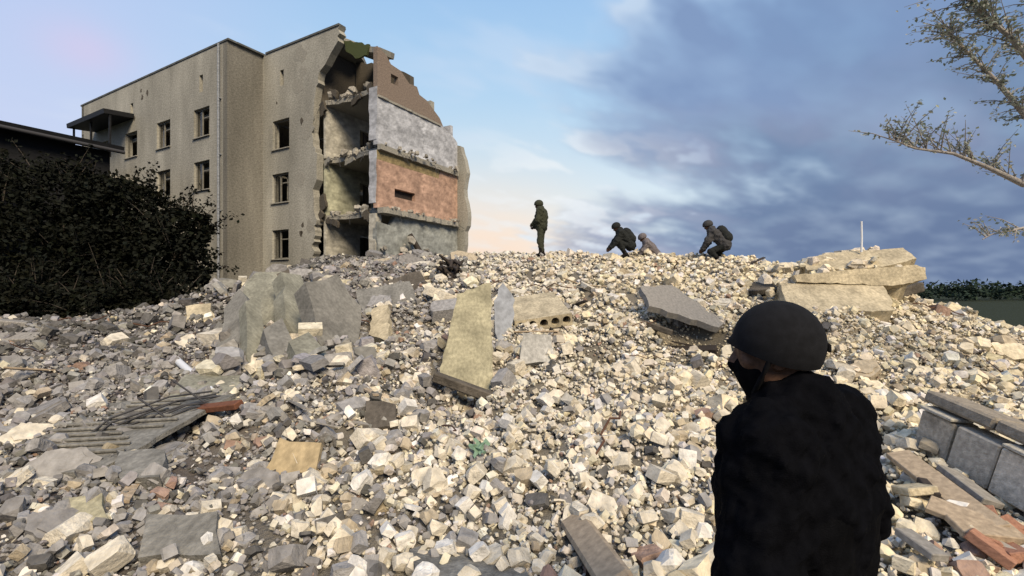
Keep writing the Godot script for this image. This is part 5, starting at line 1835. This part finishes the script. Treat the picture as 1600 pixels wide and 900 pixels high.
func make_people() -> void:
	# the onlooker close by, turned away to the left
	var J := stand_joints()
	J.head += Vector3(-0.03, 0.0, -0.02)
	for s in [-1.0, 1.0]:
		var q := "l" if s < 0.0 else "r"
		J["s" + q] = Vector3(s * 0.205, 1.42, 0.03)
		J["e" + q] = Vector3(s * 0.30, 1.13, 0.06)
		J["w" + q] = Vector3(s * 0.28, 0.88, -0.06)
	make_person(Vector3(0.838, ground(0.90, -1.5) + 0.0, -1.43), deg_to_rad(36.0), J, Basis(Vector3.UP, deg_to_rad(27.0)) * Basis(Vector3.RIGHT, -0.02), {
		"cell": 0.012, "head_cell": 0.0042, "hand_cell": 0.0045, "jacket": "jacket_black", "trousers": "jacket_black", "puff": 0.044, "fold": 0.026,
		"vest": "vest_black", "vest_grow": 0.045, "mask": true,  "helmet_r": Vector3(0.108, 0.127, 0.126), "visor": 0.014,
	}, "person in black jacket, vest and dark helmet standing close by, seen from behind")
	# upright on the ridge
	var S := stand_joints()
	S.head += Vector3(0, -0.03, -0.06)
	S.neck += Vector3(0, 0, -0.03)
	S.el = Vector3(-0.24, 1.13, -0.02); S.wl = Vector3(-0.12, 1.02, -0.22)
	S.er = Vector3(0.25, 1.12, 0.0); S.wr = Vector3(0.14, 0.98, -0.22)
	make_person(lift(at_depth(845, 14.6), 0.05), deg_to_rad(70.0), S, Basis(Vector3.RIGHT, -0.25), {"cell": 0.022, "jacket": "uniform_olive", "trousers": "uniform_olive", "vest": "uniform_dark", "vest_grow": 0.03, "helmet": "uniform_olive", "fold": 0.035, "puff": 0.045}, "person in olive clothing and helmet standing upright on the ridge")
	# crouching, reaching down to the left
	var C := {
		"pelvis": Vector3(0, 0.42, 0.12), "chest": Vector3(0, 0.68, -0.08), "neck": Vector3(0, 0.85, -0.20), "head": Vector3(0, 0.99, -0.31),
		"sl": Vector3(-0.20, 0.80, -0.18), "el": Vector3(-0.25, 0.54, -0.30), "wl": Vector3(-0.2, 0.36, -0.46),
		"sr": Vector3(0.20, 0.80, -0.18), "er": Vector3(0.26, 0.56, -0.36), "wr": Vector3(0.15, 0.34, -0.52),
		"hl": Vector3(-0.10, 0.40, 0.12), "kl": Vector3(-0.20, 0.52, -0.25), "al": Vector3(-0.16, 0.12, -0.02), "tl": Vector3(-0.19, 0.05, -0.19),
		"hr": Vector3(0.10, 0.40, 0.12), "kr": Vector3(0.20, 0.50, -0.25), "ar": Vector3(0.16, 0.12, 0.02), "tr": Vector3(0.20, 0.05, -0.15),
	}
	make_person(lift(at_depth(979, 14.6), 0.06), deg_to_rad(80.0), C, Basis(Vector3.RIGHT, -0.6), {"cell": 0.022, "jacket": "uniform_dark", "trousers": "uniform_dark", "helmet": "uniform_dark", "fold": 0.035, "puff": 0.042, "pack": [Vector3(0, 0.62, 0.14), Vector3(0, 0.84, 0.0)], "curl": 0.8}, "dark clothed person crouching on the ridge and reaching down to the left")
	# bent over with a pack, on the right
	var D := {
		"pelvis": Vector3(0, 0.60, 0.16), "chest": Vector3(0, 0.86, -0.06), "neck": Vector3(0, 1.02, -0.20), "head": Vector3(0, 1.17, -0.30),
		"sl": Vector3(-0.20, 0.97, -0.17), "el": Vector3(-0.26, 0.70, -0.28), "wl": Vector3(-0.20, 0.50, -0.42),
		"sr": Vector3(0.20, 0.97, -0.17), "er": Vector3(0.27, 0.72, -0.32), "wr": Vector3(0.12, 0.48, -0.46),
		"hl": Vector3(-0.10, 0.58, 0.16), "kl": Vector3(-0.16, 0.42, -0.22), "al": Vector3(-0.16, 0.11, 0.06), "tl": Vector3(-0.19, 0.045, -0.12),
		"hr": Vector3(0.10, 0.58, 0.16), "kr": Vector3(0.22, 0.36, -0.12), "ar": Vector3(0.22, 0.10, 0.24), "tr": Vector3(0.26, 0.045, 0.07),
	}
	make_person(lift(at_depth(1124, 13.4), -0.10), deg_to_rad(62.0), D, Basis(Vector3.RIGHT, -0.5), {"cell": 0.022, "jacket": "uniform_grey", "trousers": "uniform_dark", "helmet": "uniform_grey", "fold": 0.035, "puff": 0.042, "pack": [Vector3(0, 0.80, 0.20), Vector3(0, 1.02, 0.05)], "curl": 0.8}, "person with a dark pack bending over the rubble at the right of the ridge")
	# low down behind the crest between them
	make_person(at_depth(1020, 15.0) + Vector3(0, -0.42, 0), deg_to_rad(75.0), C, Basis(Vector3.RIGHT, -0.7), {"cell": 0.022, "jacket": "uniform_mauve", "trousers": "uniform_mauve", "helmet": "uniform_mauve", "fold": 0.03, "puff": 0.035, "curl": 0.8, "group": ""}, "person in mauve grey stooping low behind the crest right of the crouching one")
	mark(at_depth(845, 14.4), "the upright person on the ridge")
	mark(at_depth(979, 14.4), "the crouching person")
	mark(at_depth(1124, 13.2), "the person with the pack")
	mark(spot(1113, 740, 1.6), "the black clad onlooker's back")
	mark(spot(1300, 520, 1.6), "the onlooker's helmet")

# ---------------------------------------------------------------- trees
func leaf(mb: MB, p: Vector3, size: float, shade: float) -> void:
	var b := Basis.from_euler(Vector3(rng.randf() * TAU, rng.randf() * TAU, rng.randf() * TAU))
	var x := b.x * size * 0.32
	var y := b.y * size * 0.5
	var bend := b.z * size * 0.1
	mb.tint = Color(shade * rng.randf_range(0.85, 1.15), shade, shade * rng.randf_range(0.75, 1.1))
	mb.tri(p - y, p - x + bend, p + y)
	mb.tri(p - y, p + y, p + x + bend)

func limb(mb: MB, a: Vector3, e: Vector3, r0: float, r1: float, wander: float, steps := 5) -> Array:
	var pts := []
	var rr := []
	for i in steps + 1:
		var t := i / float(steps)
		pts.append(a.lerp(e, t) + (Vector3(rng.randf_range(-1, 1), rng.randf_range(-0.6, 0.6), rng.randf_range(-1, 1)) * wander if i > 0 and i < steps else Vector3.ZERO))
		rr.append(lerpf(r0, r1, t))
	mb.tube(pts, rr, 7)
	return pts

# a bushy tree: blobs of leaves with hollows between them
func bushy_tree(called: String, label: String, category: String, at: Vector3, blobs: Array, leaves: int, size: float, m: String, group: String) -> void:
	var o := base(called, label, category, at, 0.0, group)
	var tk := MB.new()
	var top := 0.0
	var mid := Vector3.ZERO
	for b in blobs:
		mid += b[0] / blobs.size()
	var fork := Vector3(mid.x * 0.25, mid.y * 0.45, mid.z * 0.25)
	limb(tk, Vector3(0, -0.3, 0), fork, 0.16, 0.11, 0.05)
	for b in blobs:
		limb(tk, fork, b[0], 0.07, 0.02, 0.12)
	var cr := MB.new()
	cr.tinted = true
	var vol := 0.0
	for b in blobs:
		vol += b[1] * b[1]
	var hole := FastNoiseLite.new()
	hole.seed = rng.randi() % 500
	hole.frequency = 0.75
	for b in blobs:
		var shade := rng.randf_range(0.7, 1.3)
		var k := int(leaves * b[1] * b[1] / vol)
		for i in k:
			var d := Vector3(rng.randf_range(-1, 1), rng.randf_range(-1, 1), rng.randf_range(-1, 1)).normalized()
			var r: float = b[1] * (1.0 - 0.5 * rng.randf() * rng.randf()) * rng.randf_range(0.8, 1.12)
			var p: Vector3 = b[0] + d * r * Vector3(1.0, 0.85, 1.0)
			if hole.get_noise_3dv(p + at) < -0.22:
				continue
			if p.y < 0.05:
				continue
			leaf(cr, p, size * rng.randf_range(0.55, 1.45), shade * rng.randf_range(0.75, 1.25))
	for q in blobs.size() * 9:
		var b: Array = blobs[q % blobs.size()]
		var d := Vector3(rng.randf_range(-1, 1), rng.randf_range(-0.3, 1), rng.randf_range(-1, 1)).normalized()
		var p: Vector3 = b[0] + d * float(b[1]) * 0.85
		var e := p + (d + Vector3(0, rng.randf_range(-0.2, 0.7), 0)) * rng.randf_range(0.35, 0.9)
		tk.tube([p, p.lerp(e, 0.5) + Vector3(0, 0.04, 0), e], [0.02, 0.012, 0.005], 4, false)
		for k in 34:
			leaf(cr, p.lerp(e, rng.randf_range(0.0, 1.1)) + Vector3(rng.randfn(), rng.randfn(), rng.randfn()) * 0.10, size * rng.randf_range(0.6, 1.1), rng.randf_range(0.6, 1.4))
	part("trunk", tk, mats["bark"], o)
	part("crown", cr, mats[m], o)

func make_trees() -> void:
	var sets := [
		["broad black tree hiding the low house at the left edge", -60, 17.5, [[-1.2, 3.4, 0, 2.2], [0.6, 4.6, 0.3, 1.9], [-0.6, 5.6, -0.4, 1.7], [-2.4, 5.2, 0.2, 1.7], [0.9, 5.6, 0.1, 1.1], [1.6, 3.0, 0.5, 1.8], [0.2, 1.6, 0.6, 1.9]], 15000],
		["tall black tree standing second from the left edge", 105, 17.0, [[-1.0, 2.4, 0, 1.7], [0.7, 3.6, 0.2, 1.7], [-0.4, 4.6, 0, 1.3], [0.9, 1.6, 0.4, 1.6], [1.2, 4.4, -0.3, 1.0]], 13000],
		["black tree with a rounded top before the balcony roof", 195, 18.0, [[0, 4.1, 0, 1.5], [-0.8, 2.8, 0.2, 1.5], [0.9, 2.4, 0.3, 1.6], [0.1, 1.2, 0.4, 1.6], [0.8, 4.2, 0.1, 1.0]], 12000],
		["dark low tree in front of the block's corner windows", 272, 17.2, [[0, 2.6, 0, 1.15], [-0.6, 1.7, 0.1, 1.2], [0.45, 1.6, 0.2, 1.05], [0.5, 3.0, 0, 0.8], [0.2, 0.7, 0.3, 1.1]], 8000],
		["dark bush at the foot of the trees nearest the rubble", 60, 14.6, [[0, 0.6, 0, 0.8], [0.8, 0.5, 0, 0.7], [-0.9, 0.6, 0.2, 0.8], [1.6, 0.35, 0.1, 0.6]], 5000],
		["dark bush below the low tree, left of the wall fragments", 225, 15.2, [[0, 0.5, 0, 0.8], [0.9, 0.35, 0, 0.65], [-0.8, 0.5, 0.2, 0.7]], 4000],
	]
	for s in sets:
		var p := at_depth(s[1], s[2])
		var bl := []
		for b in s[3]:
			bl.append([Vector3(b[0], b[1], b[2]), b[3]])
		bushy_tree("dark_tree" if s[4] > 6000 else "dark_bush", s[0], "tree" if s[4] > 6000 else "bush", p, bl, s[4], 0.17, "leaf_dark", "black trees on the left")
	mark(at_depth(120, 14.5), "the foot of the black trees")
	# the thin tree whose branches reach in from the right
	var o := base("branching_tree", "sparse grey leaved tree whose branches reach in at the upper right", "tree", Vector3(7.6, 0.4, -5.6))
	var tk := MB.new()
	var cr := MB.new()
	cr.tinted = true
	var l := func(x: float, y: float, d: float) -> Vector3: return spot(x, y, d) - Vector3(7.6, 0.4, -5.6)
	limb(tk, Vector3(0.1, -0.6, 0), Vector3(0.0, 2.6, 0), 0.17, 0.12, 0.05)
	var lead := MB.new()
	limb(lead, Vector3(0, 2.55, 0), Vector3(-0.3, 5.6, 0.1), 0.12, 0.06, 0.1)
	part("limb", lead, mats["bark_pale"], o)
	var mains := [
		[Vector3(0, 2.5, 0), l.call(1600, 288, 5.6), l.call(1545, 262, 5.6), l.call(1490, 240, 5.5), l.call(1430, 232, 5.4), l.call(1388, 216, 5.3), 0.05],
		[Vector3(-0.05, 3.2, 0), l.call(1610, 190, 5.8), l.call(1560, 130, 5.8), l.call(1520, 90, 5.8), l.call(1490, 60, 5.7), l.call(1478, 40, 5.7), 0.05],
		[Vector3(-0.2, 4.0, 0.05), l.call(1620, 110, 5.4), l.call(1580, 60, 5.3), l.call(1545, 30, 5.3), l.call(1515, 0, 5.2), l.call(1500, -30, 5.2), 0.05],
		[Vector3(0, 2.0, 0), l.call(1640, 360, 5.7), l.call(1600, 356, 5.7), l.call(1570, 362, 5.6), l.call(1550, 366, 5.6), l.call(1535, 374, 5.6), 0.035],
		[Vector3(-0.25, 4.8, 0.05), l.call(1640, 20, 5.7), l.call(1600, -20, 5.6), l.call(1570, -60, 5.6), l.call(1540, -90, 5.6), l.call(1500, -120, 5.6), 0.05],
	]
	var sprays := [330, 520, 620, 70, 420]
	for q in mains.size():
		var a: Array = mains[q]
		var pts := a.slice(0, 6)
		var r0: float = a[6]
		var lb := MB.new()
		lb.tube(pts, [r0, r0 * 0.75, r0 * 0.5, r0 * 0.36, r0 * 0.22, 0.006], 7)
		for i in sprays[q] / 5:
			var s := rng.randf_range(1.0, 4.95)
			var p: Vector3 = pts[int(s)].lerp(pts[mini(int(s) + 1, 5)], s - int(s))
			var up := 1.0 if q == 0 else rng.randf_range(-0.4, 1.0)
			var d := Vector3(rng.randf_range(-1.0, 0.5), up * rng.randf_range(0.3, 1.0), rng.randf_range(-0.6, 0.6)) * rng.randf_range(0.2, 0.6)
			lb.tube([p, p + d * 0.5 + Vector3(0, 0.03, 0), p + d], [0.008, 0.005, 0.002], 4, false)
			for j in 13:
				var t := rng.randf_range(0.2, 1.08)
				leaf(cr, p + d * t + Vector3(rng.randf_range(-1, 1), rng.randf_range(-1, 1), rng.randf_range(-1, 1)) * 0.03, rng.randf_range(0.03, 0.055), rng.randf_range(0.7, 1.6))
		part("limb", lb, mats["bark_pale"], o)
	part("trunk", tk, mats["bark_pale"], o)
	part("crown", cr, mats["leaf_grey"], o)
	# the wood beyond the field
	var far := MB.new()
	far.tinted = true
	for i in 150:
		var x := rng.randf_range(28.0, 150.0)
		var z := -rng.randf_range(66.0, 84.0)
		var hgt := rng.randf_range(2.2, 3.6) * (1.25 if rng.randf() < 0.12 else 1.0)
		var shade := rng.randf_range(0.6, 1.35)
		for k in 110:
			var d := Vector3(rng.randf_range(-1, 1), rng.randf_range(-1, 1), rng.randf_range(-1, 1)).normalized() * pow(rng.randf(), 0.4)
			leaf(far, Vector3(x, hgt * 0.5, z) + d * Vector3(2.2, hgt * 0.52, 2.0), rng.randf_range(0.35, 0.75), shade * rng.randf_range(0.7, 1.3))
	var wood := setting("far_wood", far.mesh(), mats["leaf_far"], "stuff")
	tag(wood, "dark line of woods beyond the field on the far right", "woods")

# ---------------------------------------------------------------- everything
func _ready() -> void:
	var cam := Camera3D.new()
	cam.name = "camera"
	cam.fov = 2.0 * rad_to_deg(atan(450.0 / FOCAL))
	cam.position = Vector3(0, EYE, 0)
	cam.near = 0.05
	cam.far = 6000.0
	cam.current = true
	add_child(cam)
	var env := Environment.new()
	env.background_mode = Environment.BG_SKY
	var sky := Sky.new()
	var sm := PanoramaSkyMaterial.new()
	sm.panorama = sky_image()
	sky.sky_material = sm
	env.sky = sky
	env.ambient_light_source = Environment.AMBIENT_SOURCE_SKY
	env.tonemap_mode = Environment.TONE_MAPPER_LINEAR
	env.tonemap_exposure = 1.15
	env.sdfgi_enabled = true
	env.ssao_enabled = true
	env.ssil_enabled = true
	var we := WorldEnvironment.new()
	we.name = "environment"
	we.environment = env
	add_child(we)
	var sun := DirectionalLight3D.new()
	sun.name = "sun"
	sun.light_color = Color(1.0, 0.92, 0.79)
	sun.light_energy = 1.5
	sun.light_angular_distance = 26.0
	sun.shadow_enabled = true
	sun.look_at_from_position(Vector3(0.29, 0.58, 0.64) * 50.0, Vector3.ZERO, Vector3.UP)
	add_child(sun)
	rng.seed = 7
	noise_a.seed = 21
	noise_a.frequency = 0.45
	noise_a.fractal_octaves = 3
	noise_b.seed = 33
	noise_b.frequency = 1.6
	noise_b.fractal_octaves = 3
	make_materials()
	make_shapes()
	make_ground()
	make_building()
	make_large_pieces()
	make_trees()
	make_people()
	scatter_rubble()
